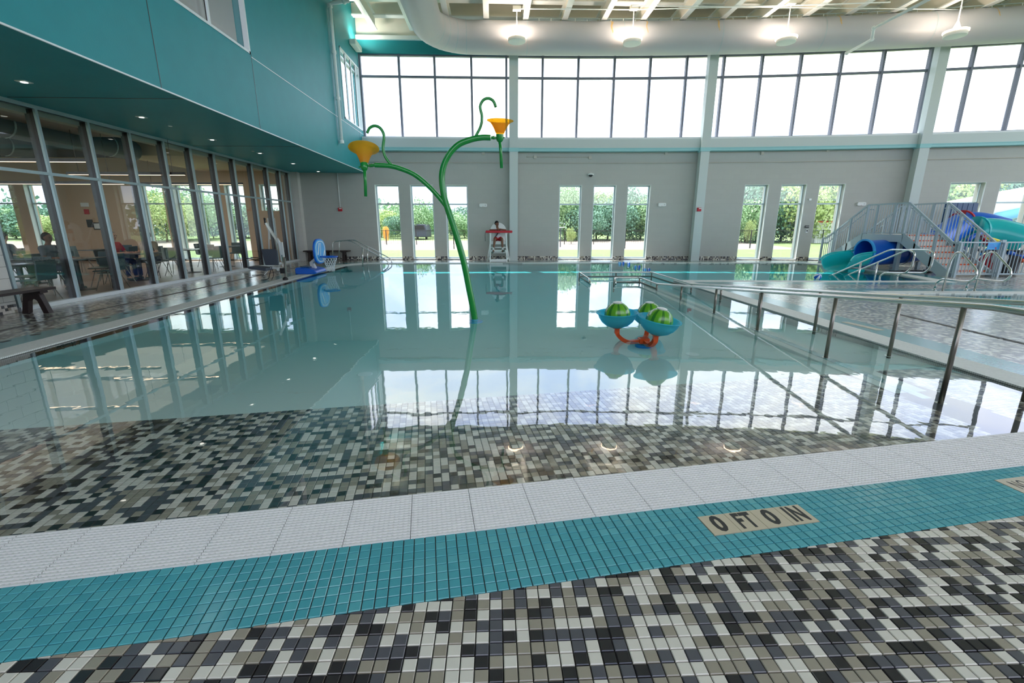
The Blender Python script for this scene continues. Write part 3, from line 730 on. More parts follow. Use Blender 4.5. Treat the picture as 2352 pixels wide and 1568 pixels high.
# ================================================================== HANDRAILS
def handrail(name, pts, posts, r, label, rnd=.12, m='steel', plates=True, cat='handrail', group=None, origin=None):
    og = Vector(origin or posts[0][0]); o = empty(name, og, label, cat, group)
    MB().tube([p-og for p in rounded(pts, rnd)], r, 10).build('top_rail', m, o, smooth=True)
    for a, b in posts:
        MB().tube([Vector(a)-og, Vector(b)-og], r*.95, 10).build('post', m, o, smooth=True)
        if plates: MB().lathe([(r*2.0, 0), (r*2.0, .006), (r*1.2, .012)], Vector(a)-og, 14).build('flange', m, o)
    return o
def ramp_rail(X, tops, posts_y, lo, label, end):
    zt = lambda y: max(.105, .838-(y-3.66)*.1026)
    pts = [Vector((X, 1.9, .86)), Vector((X, 3.45, .86)), Vector((X, 11.0, .105)), *end[0]]
    og = Vector((X, 3.66, -.05)); o = empty('ramp_handrail', og, label, 'handrail', 'stainless ramp handrails')
    MB().tube([p-og for p in rounded(pts, .10)], .024, 12).build('top_rail', 'steel', o, smooth=True)
    MB().tube([Vector(p)-og for p in end[1]], .017, 8).build('lower_rail', 'steel_dark', o, smooth=True)
    for y in posts_y:
        zz = zt(y) if y > 3.45 else .86
        MB().tube([(0, y-og.y, (-.09 if y > 2.9 else 0)-og.z), (0, y-og.y, zz-og.z)], .0215, 10).build('post', 'steel_dark', o, smooth=True)
        MB().lathe([(.045, 0), (.045, .008), (.025, .012)], (0, y-og.y, (-.048 if y > 2.9 else .0)-og.z), 12).build('flange', 'steel', o)
    for x, y in end[2]: MB().tube([(x-og.x, y-og.y, -.3-og.z), (x-og.x, y-og.y, .11-og.z)], .02, 8).build('post', 'steel_dark', o, smooth=True)
    return o
e1 = ([Vector((3.98, 12.4, .105)), Vector((3.30, 12.4, .105)), Vector((3.22, 12.1, .09)), Vector((3.22, 12.0, -.01))], [(3.22, 12.0, -.01), (3.30, 12.35, -.012), (3.98, 12.35, -.012), (3.98, 11.0, -.015)], [(3.98, 12.4), (3.27, 12.38)])
e2 = ([Vector((4.80, 13.82, .108)), Vector((2.57, 13.82, .108)), Vector((2.54, 12.2, .10)), Vector((2.54, 12.0, -.01))], [(2.54, 12.0, -.01), (2.57, 13.8, -.012), (4.80, 13.8, -.012), (4.80, 11.4, -.014)], [(4.80, 13.82), (3.70, 13.82), (2.57, 13.82)])
ramp_rail(3.98, None, (2.2, 3.664, 5.12, 6.6, 8.0, 9.53, 11.02), 0, 'nearer stainless handrail sloping down along the submerged ramp kerb', e1)
ramp_rail(4.80, None, (2.2, 3.7, 5.16, 6.5, 8.0, 9.44, 10.92), 0, 'farther stainless handrail of the ramp, next to the right deck', e2)
# entry rails on the far side of the right deck
PR1 = [(14.25, -.20), (14.38, -.12), (12.24, .855), (11.62, .875), (11.46, .81), (11.47, .45), (11.60, .29), (12.25, .235), (12.40, .12), (12.38, 0)]
for X, lb in ((10.78, 'left bent stainless stair rail leading from the right deck into the far water'), (11.29, 'right bent stainless stair rail leading from the right deck into the far water')):
    pts = [Vector((X, y, z)) for y, z in PR1]
    handrail('stair_handrail', pts, [(Vector((X, 12.38, 0)), Vector((X, 12.38, .02))), (Vector((X, 13.15, -.25)), Vector((X, 13.15, .44)))], .022, lb, .14, group='bent stair rails at the far water')
PR3 = [(10.243, 0), (10.205, .70), (10.13, .90), (10.02, .91), (9.60, .56), (9.56, .44), (9.64, .31), (9.80, .285), (10.30, .285), (10.43, .19), (10.443, 0)]
for X, lb in ((10.49, 'left one of the two hooped grab rails at the small plunge pool'), (11.27, 'right one of the two hooped grab rails at the small plunge pool')):
    pts = [Vector((X, y, z)) for y, z in PR3]
    handrail('grab_rail', pts, [(Vector((X, 10.243, 0)), Vector((X, 10.243, .03))), (Vector((X, 10.443, 0)), Vector((X, 10.443, .03)))], .022, lb, .16, group='hooped grab rails')
# rails of the pool stairs at the far left corner
for k, (bx_, by_, lb) in enumerate(((764, 604, 'nearer stainless stair handrail at the far left pool corner'), (779, 602, 'farther stainless stair handrail at the far left pool corner'))):
    Y0 = 18.55 if k == 0 else 19.15
    q = lambda x, y: gy(x, y, Y0)
    if k == 0: P_ = [(764, 606), (764, 554), (804, 552), (882, 594), (887, 602), (887, 613), (875, 622), (842, 634)]; ps = [(833, 609, 833, 569)]
    else: P_ = [(779, 604), (779, 553), (815, 551), (890, 590), (898, 601), (898, 609), (885, 616)]; ps = [(844, 606, 844, 567)]
    pts = [q(*p) for p in P_[:4]]
    A_ = gy(P_[3][0], P_[3][1], Y0); pts += [A_+Vector((.16, 0, -.12)), A_+Vector((.16, 0, -.42)), A_+Vector((-.0, 0, -.56))]
    pts[0].z = 0; x_ = q(*ps[0][:2])
    handrail('stair_handrail', pts, [(Vector((pts[0].x, Y0, 0)), Vector((pts[0].x, Y0, .02))), (Vector((x_.x, Y0, -.1)), q(*ps[0][2:]))], .022, lb, .15, group='stair rails at the far left corner')

# ================================================================== SPRAY FEATURE
SY = 7.54
sf = empty('spray_flower', (-.36, SY, -.13), 'tall green branching spray feature with two amber trumpet flowers', 'water feature')
o0 = Vector(sf.location)
def S(px, py, dy=0): return gy(px, py, SY+dy)-o0
stem_pts = spline([S(1092, 742), S(1085, 700), S(1077, 660), S(1066, 605), S(1051, 550), S(1035, 500), S(1021, 455), S(1015, 415), S(1018, 385), S(1030, 357), S(1052, 333), S(1080, 321), S(1105, 316), S(1127, 316)], 6)
nn = len(stem_pts); rad_ = [.054-.012*i/nn for i in range(nn)]
MB().tube(stem_pts, rad_, 16).build('main_stem', 'green_paint', sf, smooth='auto')
br = spline([S(1031, 482), S(1010, 455), S(985, 428), S(955, 403), S(925, 389), S(895, 381), S(861, 379)], 6)
MB().tube(br, [.036]*len(br), 14).build('branch', 'green_paint', sf, smooth='auto')
MB().tube(spline([S(1092, 314), S(1104, 290), S(1107, 268), S(1103, 245), S(1110, 230), S(1122, 226), S(1133, 232), S(1139, 246)], 6), .021, 10).build('tendril', 'green_paint', sf, smooth=True)
MB().tube(spline([S(902, 382), S(886, 362), S(880, 340), S(882, 312), S(874, 295), S(861, 289), S(849, 294), S(843, 306)], 6), .021, 10).build('tendril', 'green_paint', sf, smooth=True)
MB().lathe([(.14, 0), (.14, .015), (.07, .03), (.06, .05)], S(1090, 737)*1+Vector((0, 0, -.015)), 24).build('base_plate', 'sky_blue', sf, smooth='auto')
def flower(cx, cy, end, tail, tilt, w, h, roll, nm):
    c = S(cx, cy)
    MB().tube([end, end+(c-end)*.35], .022, 12).build('coupling', 'green_paint', sf)
    k = MB()
    for i in range(3): t = .25+.12*i; p = end+(c-end)*t; k.lathe([(.028, -.006), (.028, .006)], p, 14, axis=(c-end))
    k.tube([end+(c-end)*.3, c], .012, 8); k.tube([c, c-(end-c)*.55*(1 if 1 else 0)], .010, 8); k.build('pivot', 'green_paint', sf, smooth='auto')
    ax = Vector((math.sin(roll), tilt, math.cos(roll))).normalized()
    t_ = MB().lathe([(.0, -.075), (.035, -.06), (.055, -.03), (.058, 0), (.058, .045)], c, 18, axis=ax); t_.build('flower_cup', 'green_paint', sf, smooth='auto')
    pr = [(.052, .03), (.060, .06), (.070, h*.3), (.090, h*.5), (.125, h*.75), (.155, h*.9), (w, h), (w-.004, h+.006), (.150, h*.92), (.121, h*.76), (.086, h*.52), (.065, h*.3), (.056, .07)]
    b = MB(); b.lathe(pr, c, 36, axis=ax); b.f = b.f[:-2]; b.m = b.m[:-2]; b.build('flower_bell', 'yellow_plastic', sf, smooth=True)
    MB().tube([c-ax*.06]+tail, .024, 10).build('drip_tube', 'green_paint', sf, smooth=True)
flower(1148, 316, S(1128, 316), [S(1150, 345), S(1152, 386)], -.05, .205, .235, .03, 'r')
flower(837, 382, S(861, 379), [S(839, 415), S(840, 451)], .34, .232, .29, -.05, 'l')

# ================================================================== MELON BOWL FOUNTAIN
hub = gz(1478, 786, -.05); mf = empty('bowl_fountain', hub, 'water play fountain of three blue bowls on bent orange legs', 'water feature')
def bowl_at(cx, cy, Y, tx, ty):
    c = gy(cx, cy, Y)-hub; ax = Vector((tx, ty, 1)).normalized(); rr = .275
    pr = [(.03, -.205), (.09, -.195), (.155, -.165), (.205, -.12), (.240, -.065), (.256, -.01), (.278, .0), (.278, .010), (.250, .008), (.232, -.062), (.198, -.115), (.150, -.157), (.085, -.186), (.0, -.195)]
    b = MB(); b.lathe(pr, c, 40, axis=ax); b.f = b.f[:-2]; b.m = b.m[:-2]; b.build('bowl', 'cyan_plastic', mf, smooth=True)
    # ribbed melon dome with alternating bands
    b = MB(); u = Vector((1, 0, 0)); u = (u-ax*u.dot(ax)).normalized(); w = ax.cross(u); n_ = 48; k_ = 12; cc = c-ax*.03; vs = []; R0 = .172
    for i in range(k_+1):
        ph = -1.25+(1.18+1.25)*i/k_
        for j in range(n_):
            a = 2*math.pi*j/n_; rb_ = 1-.045*abs(math.cos(a*4)); r_ = R0*math.cos(ph)*rb_
            vs.append(cc+ax*(R0*1.02*math.sin(ph))+(u*math.cos(a)+w*math.sin(a))*r_)
    fs = []; mi = []
    for i in range(k_):
        for j in range(n_): fs.append((i*n_+j, i*n_+(j+1) % n_, (i+1)*n_+(j+1) % n_, (i+1)*n_+j)); mi.append(1 if (j+2) % 6 < 2 else 0)
    fs.append(tuple(range(k_*n_, (k_+1)*n_))); mi.append(2)
    b.v = [tuple(p) for p in vs]; b.f = fs; b.m = mi; dome = b.build('melon_dome', ['melon_green', 'melon_dark', 'melon_white'], mf, smooth='auto')
    b = MB().lathe([(.056, 0), (.066, .012), (.03, .022), (.0, .024)], cc+ax*(R0*.94), 20, axis=ax); b.build('melon_cap', 'melon_white', dome, smooth='auto')
    f = MB().lathe([(.06, -.212), (.066, -.205), (.06, -.19)], c, 18, axis=ax); f.build('bowl_collar', 'orange_paint', mf)
    return c-ax*.2
b1 = bowl_at(1418, 718, 5.95, -.04, -.02); b3 = bowl_at(1515, 733, 5.6, .14, -.08); b2 = bowl_at(1491, 716, 6.55, .0, .05)
for p in (b1, b2, b3):
    d = Vector((p.x, p.y, 0)); k = Vector((p.x*.72, p.y*.72, .02)); pts = rounded([Vector((0, 0, .03)), Vector((p.x*.55, p.y*.55, .0)), Vector((p.x*.80, p.y*.80, .045)), Vector((p.x, p.y, p.z*.55)), Vector((p.x, p.y, p.z))], .09, 6)
    m = MB()
    for a, b in zip(pts[:-1], pts[1:]):
        if (b-a).length > 1e-4:
            e = (b-a).normalized()*.004; m.bar(a-e, b+e, .062, .05)
    m.build('leg', 'orange_paint', mf)
MB().box(-.07, .07, -.06, .06, -.01, .065).build('hub_block', 'orange_paint', mf, bevel=.01)
MB().lathe([(.11, -.06), (.11, -.02)], n=20).build('foot_plate', 'blue_plastic', mf)

# ================================================================== BENCHES
def bench(loc, L, rz, label, nleg=3, D=.42, Hh=.44):
    o = empty('bench', loc, label, 'bench', 'dark brown benches', rz=rz)
    for i in range(3): MB().box(-L/2, L/2, -D/2+i*D/3+.004, -D/2+(i+1)*D/3-.004, Hh-.045, Hh).build('slat', 'bench_brown', o, bevel=.004)
    for i in range(nleg):
        x = -L/2+.22+(L-.44)*i/(nleg-1)
        MB().box(x-.07, x+.07, -D/2+.02, D/2-.02, Hh-.085, Hh-.045).build('cleat', 'bench_brown', o)
        h = Hh-.085; outp = [(-.23, 0), (-.13, 0), (-.085, .19)]+[(-.085*math.cos(t), .19+.07*math.sin(t)) for t in [math.pi*k/8 for k in range(1, 8)]]+[(.085, .19), (.13, 0), (.23, 0), (.13, h), (-.13, h)]
        MB().plate(outp, 0, x-.045, x+.045).build('leg', 'bench_brown', o, bevel=.004)
    return o
bench((-8.05, 7.28, 0), 2.3, math.pi/2, 'dark brown bench by the block pier at the left edge', 3)
bench((-7.25, 20.38, 0), 1.9, 0, 'dark brown bench against the far back wall behind the basketball hoop', 3)

# ================================================================== POOL LIFT
LY = 13.15
lf = empty('pool_lift', (-5.95, LY, 0), 'poolside access lift with charcoal seat and slanted metal arm', 'pool lift'); o0 = Vector(lf.location)
def Lp(x, y, d=0): return gy(x, y, LY+d)-o0
m = MB(); m.tube([(0.03, 0, 0), Lp(648, 585)], .035, 12); m.build('mast', 'steel', lf, smooth=True)
MB().tube([Lp(648, 600), Lp(641, 556), Lp(636, 548)], .04, 12).build('mast_head', 'grey_plastic', lf, smooth=True)
MB().lathe([(.07, 0), (.07, .05), (.045, .07)], (.03, 0, 0), 14).build('anchor', 'black_plastic', lf)
MB().bar(Lp(656, 636), Lp(653, 592), .05, .07).build('side_bar', 'steel_dark', lf)
MB().bar(Lp(651, 590), Lp(646, 556), .06, .06).build('actuator', 'grey_plastic', lf)
MB().bar(Lp(645, 566), Lp(611, 512), .055, .055).build('arm', 'steel', lf)
MB().bar(Lp(640, 560), Lp(612, 520), .02, .02).build('arm_link', 'grey_plastic', lf)
MB().bar(Lp(610, 516), Lp(607, 500), .03, .05).ball(tuple(Lp(608, 503)), .03).build('arm_tip', 'black_plastic', lf)
MB().tube([Lp(611, 515), Lp(617, 531), Lp(618, 572)], .015, 8).build('hanging_strut', 'grey_plastic', lf, smooth=True)
MB().bar(Lp(631, 549), Lp(636, 575), .02, .02).build('linkage', 'steel_dark', lf)
c = Lp(652, 620); MB().box(c.x-.09, c.x+.05, -.06, .06, c.z-.09, c.z+.06).build('gear_housing', 'black_plastic', lf, bevel=.01)
c = Lp(640, 618); MB().lathe([(.04, -.04), (.05, -.03), (.05, .03), (.04, .04)], c, 14, axis=(0, 1, 0)).build('hinge_drum', 'grey_plastic', lf)
a = Lp(598, 572); b = Lp(639, 609)
MB().plate([(a.x, a.z), (b.x, a.z), (b.x-.01, b.z), (a.x+.06, b.z)], 1, .02, .09).build('backrest', 'charcoal', lf, bevel=.02)
a = Lp(583, 612); b = Lp(626, 617); MB().plate([(a.x, a.z+.01), (a.x+.03, a.z+.03), (b.x, b.z+.05), (b.x, b.z-.03), (a.x+.05, a.z-.03)], 1, -.38, .06).build('seat', 'charcoal', lf, bevel=.01)
MB().bar(Lp(622, 615), Lp(655, 617), .05, .05).build('seat_beam', 'grey_plastic', lf)
for s in (-.32, .02): MB().tube([Lp(575, 591)+Vector((0, s, 0)), Lp(590, 592)+Vector((0, s, 0)), Lp(601, 596)+Vector((0, s, 0))], .012, 8).build('armrest', 'black_plastic', lf)
MB().bar(Lp(579, 632, -.3), Lp(607, 631, -.3), .03, .02).build('footrest', 'black_plastic', lf)
MB().bar(Lp(607, 631, -.3), Lp(622, 614, -.1), .015, .015).build('footrest_tube', 'grey_plastic', lf)
MB().tube(spline([Lp(624, 615), Lp(619, 630), Lp(616, 640), Lp(600, 643)], 5), .012, 6).tube(spline([Lp(626, 618), Lp(628, 632), Lp(624, 642)], 5), .010, 6).build('strap', 'black_plastic', lf)

# ================================================================== BASKETBALL HOOP
BY = 15.1
bh = empty('basketball_hoop', gy(714, 628, BY), 'poolside basketball hoop with blue backboard, grey arm and blue base', 'basketball hoop'); o0 = Vector(bh.location); o0.z = 0; bh.location.z = 0
def Bp(x, y, d=0): return gy(x, y, BY+d)-o0
a = Bp(690, 612); b = Bp(736, 628)
MB().plate([(a.x, 0), (b.x, 0), (b.x+.06, .05), (b.x, .12), (a.x+.9*(b.x-a.x), .14), (a.x+.5*(b.x-a.x), .20), (a.x+.05, .21), (a.x, .18)], 1, -.45, .45).build('base_tank', 'blue_plastic', bh, bevel=.03)
MB().plate([(a.x+.1, .19), (a.x+.4, .19), (a.x+.38, .225), (a.x+.12, .225)], 1, -.3, .3).build('tank_lid', 'blue_dark', bh, bevel=.01)
P_ = [Bp(716, 618), Bp(728, 618), Bp(721, 604), Bp(729, 594), Bp(726, 590), Bp(712, 602)]
MB().plate([(p.x, p.z) for p in P_], 1, -.08, .08).build('arm', 'grey_plastic', bh, bevel=.015)
# backboard: rounded slab turned partly to the camera
c = Bp(735, 577); ang = math.radians(84)
def ov(w, h, n=32, e=2.6): return [(abs(math.cos(t))**(2/e)*math.copysign(w, math.cos(t)), abs(math.sin(t))**(2/e)*math.copysign(h, math.sin(t))) for t in [2*math.pi*k/n for k in range(n)]]
RZ = Matrix.Translation(c) @ Matrix.Rotation(ang, 4, 'Z')
def slab(nm, prof_, y0, y1, mt, bev=0):
    t = MB().plate(prof_, 1, y0, y1); t.xf(RZ); return t.build(nm, mt, bh, bevel=bev)
bbd = slab('backboard', ov(.36, .37), -.02, .03, 'sky_blue', .01); sub(slab('board_rim', ov(.385, .395), .0, .045, 'blue_plastic', .01), bbd)
t = MB(); o1 = ov(.31, .33, 40); o2 = ov(.285, .305, 40)
for i in range(40):
    j = (i+1) % 40; t.hexa([(o1[i][0], -.026, o1[i][1]), (o1[j][0], -.026, o1[j][1]), (o1[j][0], -.019, o1[j][1]), (o1[i][0], -.019, o1[i][1]), (o2[i][0], -.026, o2[i][1]), (o2[j][0], -.026, o2[j][1]), (o2[j][0], -.019, o2[j][1]), (o2[i][0], -.019, o2[i][1])])
t.bar((-.2, -.024, -.1), (-.05, -.024, .27), .05, .006, up=(0, 1, 0)); t.bar((-.05, -.024, -.22), (.04, -.024, .27), .02, .006, up=(0, 1, 0)); t.bar((.1, -.024, -.28), (.27, -.024, .02), .05, .006, up=(0, 1, 0))
t.xf(RZ); t.build('board_marking', 'net_white', bbd)
rc = Vector((.0, -.30, -.17))
t = MB().tube([rc+Vector((.23*math.cos(a), .23*math.sin(a), 0)) for a in [2*math.pi*k/24 for k in range(24)]], .022, 8, closed=True); t.bar((0, -.02, -.17), (0, -.1, -.17), .12, .05); t.xf(RZ); rim_ = t.build('rim', 'blue_plastic', bh, smooth='auto')
t = MB(); K = 14; lev = 6
def NP(i, l): a = 2*math.pi*(i+.5*(l % 2))/K; r_ = .225-.105*min(1, l/4); return rc+Vector((r_*math.cos(a), r_*math.sin(a), -.015-.075*l))
for l in range(lev):
    for i in range(K): s_ = 0 if l % 2 == 0 else 1; t.bar(NP(i, l), NP(i, l+1), .007); t.bar(NP(i+1 if l % 2 == 0 else i, l), NP(i if l % 2 == 0 else i+1, l+1), .007)
t.xf(RZ); t.build('net', 'net_white', rim_)

# ================================================================== PEOPLE
def figure(name, caps, voxel, m, parent, smooth=2, label=None):
    """one continuous surface grown over tapered limbs"""
    b = MB()
    for a, c, r0, r1 in caps:
        a = Vector(a); c = Vector(c); d = c-a; L = d.length
        if L < 1e-4: b.ball(a, r0, 12, 8); continue
        prof_ = [(r0*math.sin(t), -r0*math.cos(t)) for t in (0.05, .5, 1.0, 1.5)]+[(r1*math.cos(t), L+r1*math.sin(t)) for t in (.05, .5, 1.0, 1.5)]
        b.lathe(prof_, a, 12, axis=d)
    o = b.build(name, m, parent, smooth=True, label=label)
    md = o.modifiers.new('join', 'REMESH'); md.mode = 'VOXEL'; md.voxel_size = voxel; md.use_smooth_shade = True
    sm = o.modifiers.new('smooth', 'SMOOTH'); sm.iterations = smooth; sm.factor = .5
    return o
def hand(caps, w, d, up, s=1):
    """palm, four unequal curled fingers and a thumb from the palm's side; d = pointing direction"""
    w = Vector(w); d = Vector(d).normalized(); up = Vector(up).normalized(); side = d.cross(up).normalized()*s
    caps.append((w, w+d*.085, .022, .032))
    for k, (o_, L) in enumerate(((-.030, .065), (-.010, .078), (.011, .072), (.030, .055))):
        a = w+d*.085+side*o_; b = a+d*L*.55-up*.012; c = b+d*L*.35-up*.03; caps += [(a, b, .0095, .0088), (b, c, .0088, .007)]
    a = w+d*.03-side*.032; b = a+d*.035-side*.03; caps += [(a, b, .011, .010), (b, b+d*.03-up*.008, .010, .008)]
def seated_person(name, loc, rz, label, skin, hair, top, bottom, shoe, lean=.1, vox=.016, arms='table', head_yaw=0.0, long_hair=False, seat=.45):
    o = empty(name, loc, label, 'person', rz=rz); s = seat
    # faces local -Y
    hip = Vector((0, .0, s+.10)); neck = Vector((0, -lean, s+.60)); hd = Vector((0, -lean-.03, s+.75))
    body = [(hip, neck-Vector((0, 0, .12)), .135, .12), (neck-Vector((0, 0, .14)), neck+Vector((0, 0, -.02)), .14, .07), (neck-Vector((0, 0, .05)), hd-Vector((0, 0, .02)), .052, .052)]
    body += [((-.15, neck.y, neck.z-.07), (.15, neck.y, neck.z-.07), .07, .07)]
    body += [(hd+Vector((0, 0, .035)), hd+Vector((0, -.01, -.01)), .088, .075), (hd+Vector((0, -.02, -.03)), hd+Vector((0, -.035, -.065)), .055, .036), (hd+Vector((0, -.085, .005)), hd+Vector((0, -.108, -.018)), .010, .015)]
    for e in (-1, 1): body += [(hd+Vector((e*.082, .0, -.005)), hd+Vector((e*.084, .005, .02)), .016, .014)]
    topc = [(hip+Vector((0, 0, .0)), neck-Vector((0, 0, .12)), .150, .135), (neck-Vector((0, 0, .15)), neck-Vector((0, 0, .05)), .145, .085), ((-.16, neck.y, neck.z-.075), (.16, neck.y, neck.z-.075), .080, .080)]
    legs = []; shoes = []
    for e in (-1, 1):
        sh = Vector((e*.18, neck.y, neck.z-.07)); el = Vector((e*.25, neck.y-.10, s+.29)); wr = Vector((e*.13, neck.y-.34, s+.31))
        if arms == 'folded': el = Vector((e*.33, neck.y-.12, s+.42)); wr = Vector((e*.07, neck.y-.24, s+.47))
        body += [(sh, el, .048, .040), (el, wr, .038, .026)]; hand(body, wr, Vector((-e*.8 if arms == 'folded' else -e*.2, -.6 if arms != 'folded' else -.1, 0)), (0, 0, 1), e)
        topc += [(sh, sh+(el-sh)*.62, .062, .056)]
        kn = Vector((e*.13, -.45, s+.07)); an = Vector((e*.13, -.45, .09))
        body += [((e*.09, 0, s+.08), kn, .085, .058), (kn, an, .055, .036), (an, an+Vector((0, -.12, -.04)), .036, .032)]
        legs += [((e*.09, .0, s+.085), kn, .098, .068), (kn, kn+(an-kn)*.9, .066, .050)]
        shoes.append((an+Vector((0, .02, -.045)), an+Vector((0, -.16, -.055))))
    legs += [(hip-Vector((.06, 0, .02)), hip+Vector((.06, 0, -.02)), .14, .14)]
    figure('body', body, vox, skin, o); figure('shirt', topc, vox*1.2, top, o); figure('trousers', legs, vox*1.2, bottom, o)
    hc = [(hd+Vector((0, .02, .055)), hd+Vector((0, .035, .02)), .093, .088)]
    if long_hair: hc.append((hd+Vector((0, .05, .0)), hd+Vector((0, .06, -.16)), .075, .05))
    figure('hair', hc, vox, hair, o)
    for a, b in shoes: figure('shoe', [(a, b, .045, .042)], vox, shoe, o)
    m = MB()
    for e in (-1, 1): m.ball(hd+Vector((e*.032, -.083, .018)), .010, 8, 5)
    m.build('eyes', 'black_plastic', o)
    return o
# ---- lifeguard stand
LX, LSY = .17, 19.62
st = empty('lifeguard_chair', (LX, LSY, 0), 'tall white lifeguard chair by the white column on the back deck', 'lifeguard chair')
seat_z = gy(1145, 553, LSY-.05).z; arm_z = gy(1145, 535, LSY-.3).z
fw = .33
for e in (-1, 1):
    m = MB().bar((e*(fw+.02), -.38, 0), (e*fw, -.30, arm_z-.02), .055, .085); m.build('front_upright', 'white_plastic', st, bevel=.008)
    m = MB().bar((e*(fw+.14), .55, 0), (e*(fw-.02), .22, seat_z+.02), .05, .08); m.build('rear_upright', 'white_plastic', st, bevel=.008)
    MB().box(e*fw-.045, e*fw+.045, -.42, .28, arm_z-.03, arm_z+.01).build('armrest', 'white_plastic', st, bevel=.008)
    MB().bar((e*(fw+.01), -.36, .12), (e*(fw+.12), .50, .12), .04, .09).build('side_runner', 'white_plastic', st)
for i in range(1, 4): z = .12+i*.23; MB().box(-fw-.02+.5*0, fw+.02, .42-.09*i-.02+.05, .42-.09*i+.02+.05, z-.02, z+.02).build('ladder_rung', 'white_plastic', st)
MB().box(-fw-.0, fw+.0, -.40, -.36, .02, .13).build('bottom_board', 'white_plastic', st)
zf = gy(1145, 575, LSY-.35).z; MB().box(-fw, fw, -.40, -.28, zf-.05, zf+.02).build('footboard', 'white_plastic', st, bevel=.006)
MB().box(-fw+.01, fw-.01, -.30, -.26, seat_z-.13, seat_z-.01).build('seat_apron', 'white_plastic', st, bevel=.006)
MB().box(-fw+.02, fw-.02, -.26, .24, seat_z-.04, seat_z).build('seat', 'white_plastic', st, bevel=.006)
bt = gy(1145, 511, LSY+.25).z
o1 = [(-.30, seat_z), (.30, seat_z), (.34, seat_z+.35)]+[(.34*math.cos(t), bt-.34+.34*math.sin(t)) for t in [math.pi*k/12 for k in range(1, 12)]]+[(-.34, seat_z+.35)]
MB().plate(o1, 1, .22, .26).build('backrest', 'white_plastic', st, bevel=.008)
# lifeguard
lg = empty('person', (LX-.02, LSY-.05, 0), 'person in white shirt and red shorts on the tall white chair, looking right', 'person')
z0 = seat_z; nk = z0+.50; H = Vector((-.035, -.02, z0+.68)); lv = Vector((.6, -.8, 0)).normalized()   # looking towards the right of the frame
body = [((0, .02, z0+.11), (0, .02, nk-.10), .125, .115), ((0, .02, nk-.14), (0, .0, nk-.01), .13, .06), ((0, 0, nk-.03), H-Vector((0, 0, .03)), .05, .048), ((-.15, .02, nk-.06), (.15, .02, nk-.06), .062, .062),
        (H+Vector((0, .0, .03)), H+lv*.012+Vector((0, 0, -.01)), .083, .072), (H+lv*.02+Vector((0, 0, -.03)), H+lv*.04+Vector((0, 0, -.068)), .052, .034), (H+lv*.08+Vector((0, 0, .005)), H+lv*.105+Vector((0, 0, -.02)), .009, .014), (H+lv*.075+Vector((0, 0, -.05)), H+lv*.082+Vector((0, 0, -.05)), .016, .016)]
sd = Vector((-lv.y, lv.x, 0))
for e in (-1, 1): body.append((H+sd*e*.078, H+sd*e*.080+Vector((0, 0, .025)), .015, .013))
shirt = [((0, .02, z0+.09), (0, .02, nk-.12), .145, .132), ((0, .02, nk-.14), (0, .01, nk-.045), .140, .085), ((-.15, .02, nk-.065), (.15, .02, nk-.065), .075, .075)]
shorts = [((-.05, .0, z0+.09), (.05, .0, z0+.09), .125, .125)]; arm_h = arm_z+.06
for e in (-1, 1):
    sh = Vector((e*.175, .02, nk-.065)); el = Vector((e*.315, -.20, arm_h+.06)); wr = Vector((e*.07, -.30, arm_h+.085+.015*e))
    body += [(sh, el, .045, .038), (el, wr, .036, .026)]; hand(body, wr, (-e, -.1, 0), (0, 0, 1), e); shirt.append((sh, sh+(el-sh)*.55, .058, .055))
    kn = Vector((e*.15+.02, -.40, z0+.075)); an = Vector((e*.19-.0, -.42, z0-.36)); hp = Vector((e*.08, -.0, z0+.08))
    body += [(hp, kn, .078, .055), (kn, kn+(an-kn)*.35, .052, .050), (kn+(an-kn)*.35, an, .050, .032), (an, an+Vector((0, -.10, -.05)), .032, .028)]
    shorts.append((hp, hp+(kn-hp)*.62, .092, .080))
    figure('sock', [(an+Vector((0, 0, .09)), an-Vector((0, 0, .01)), .040, .038)], .010, 'sock_white', lg)
    tip = an+(Vector((.06, -.20, .02)) if e > 0 else Vector((-.05, -.20, -.06)))
    figure('shoe', [(an+Vector((0, .03, -.055)), tip+Vector((0, 0, -.03)), .044, .040)], .010, 'shoe_grey', lg)
figure('body', body, .009, 'skin_brown', lg); figure('shirt', shirt, .012, 'shirt_white', lg); figure('shorts', shorts, .012, 'shorts_red', lg)
figure('hair', [(H+Vector((0, .0, .055))-lv*.012, H-lv*.045+Vector((0, 0, .03)), .088, .078)], .010, 'hair_black', lg)
m = MB()
for e in (-1, 1): m.ball(H+lv*.078+sd*e*.03+Vector((0, 0, .018)), .009, 8, 5)
m.build('eyes', 'black_plastic', lg)
m = MB(); m.bar((.12, -.115, nk+.0), (-.13, -.175, z0+.12), .045, .012, up=(0, 1, 0)); m.bar((-.10, -.15, z0+.13), (-.10, -.16, z0+.08), .05, .03); m.build('strap', 'black_plastic', lg)
a = gy(1114, 532, LSY-.40); b = gy(1178, 532, LSY-.40)
o = empty('rescue_tube', (a.x, a.y, a.z), 'red foam rescue tube lying across the arms of the lifeguard chair', 'rescue tube')
MB().bar((.02, 0, 0), (b.x-a.x-.02, 0, 0), .12, .10).build('foam_body', 'red_vinyl', o, bevel=.03)
MB().tube([(.02, 0, -.02), (.0, 0, -.12), (.01, 0, -.38)], .008, 6).build('cord', 'black_plastic', o)

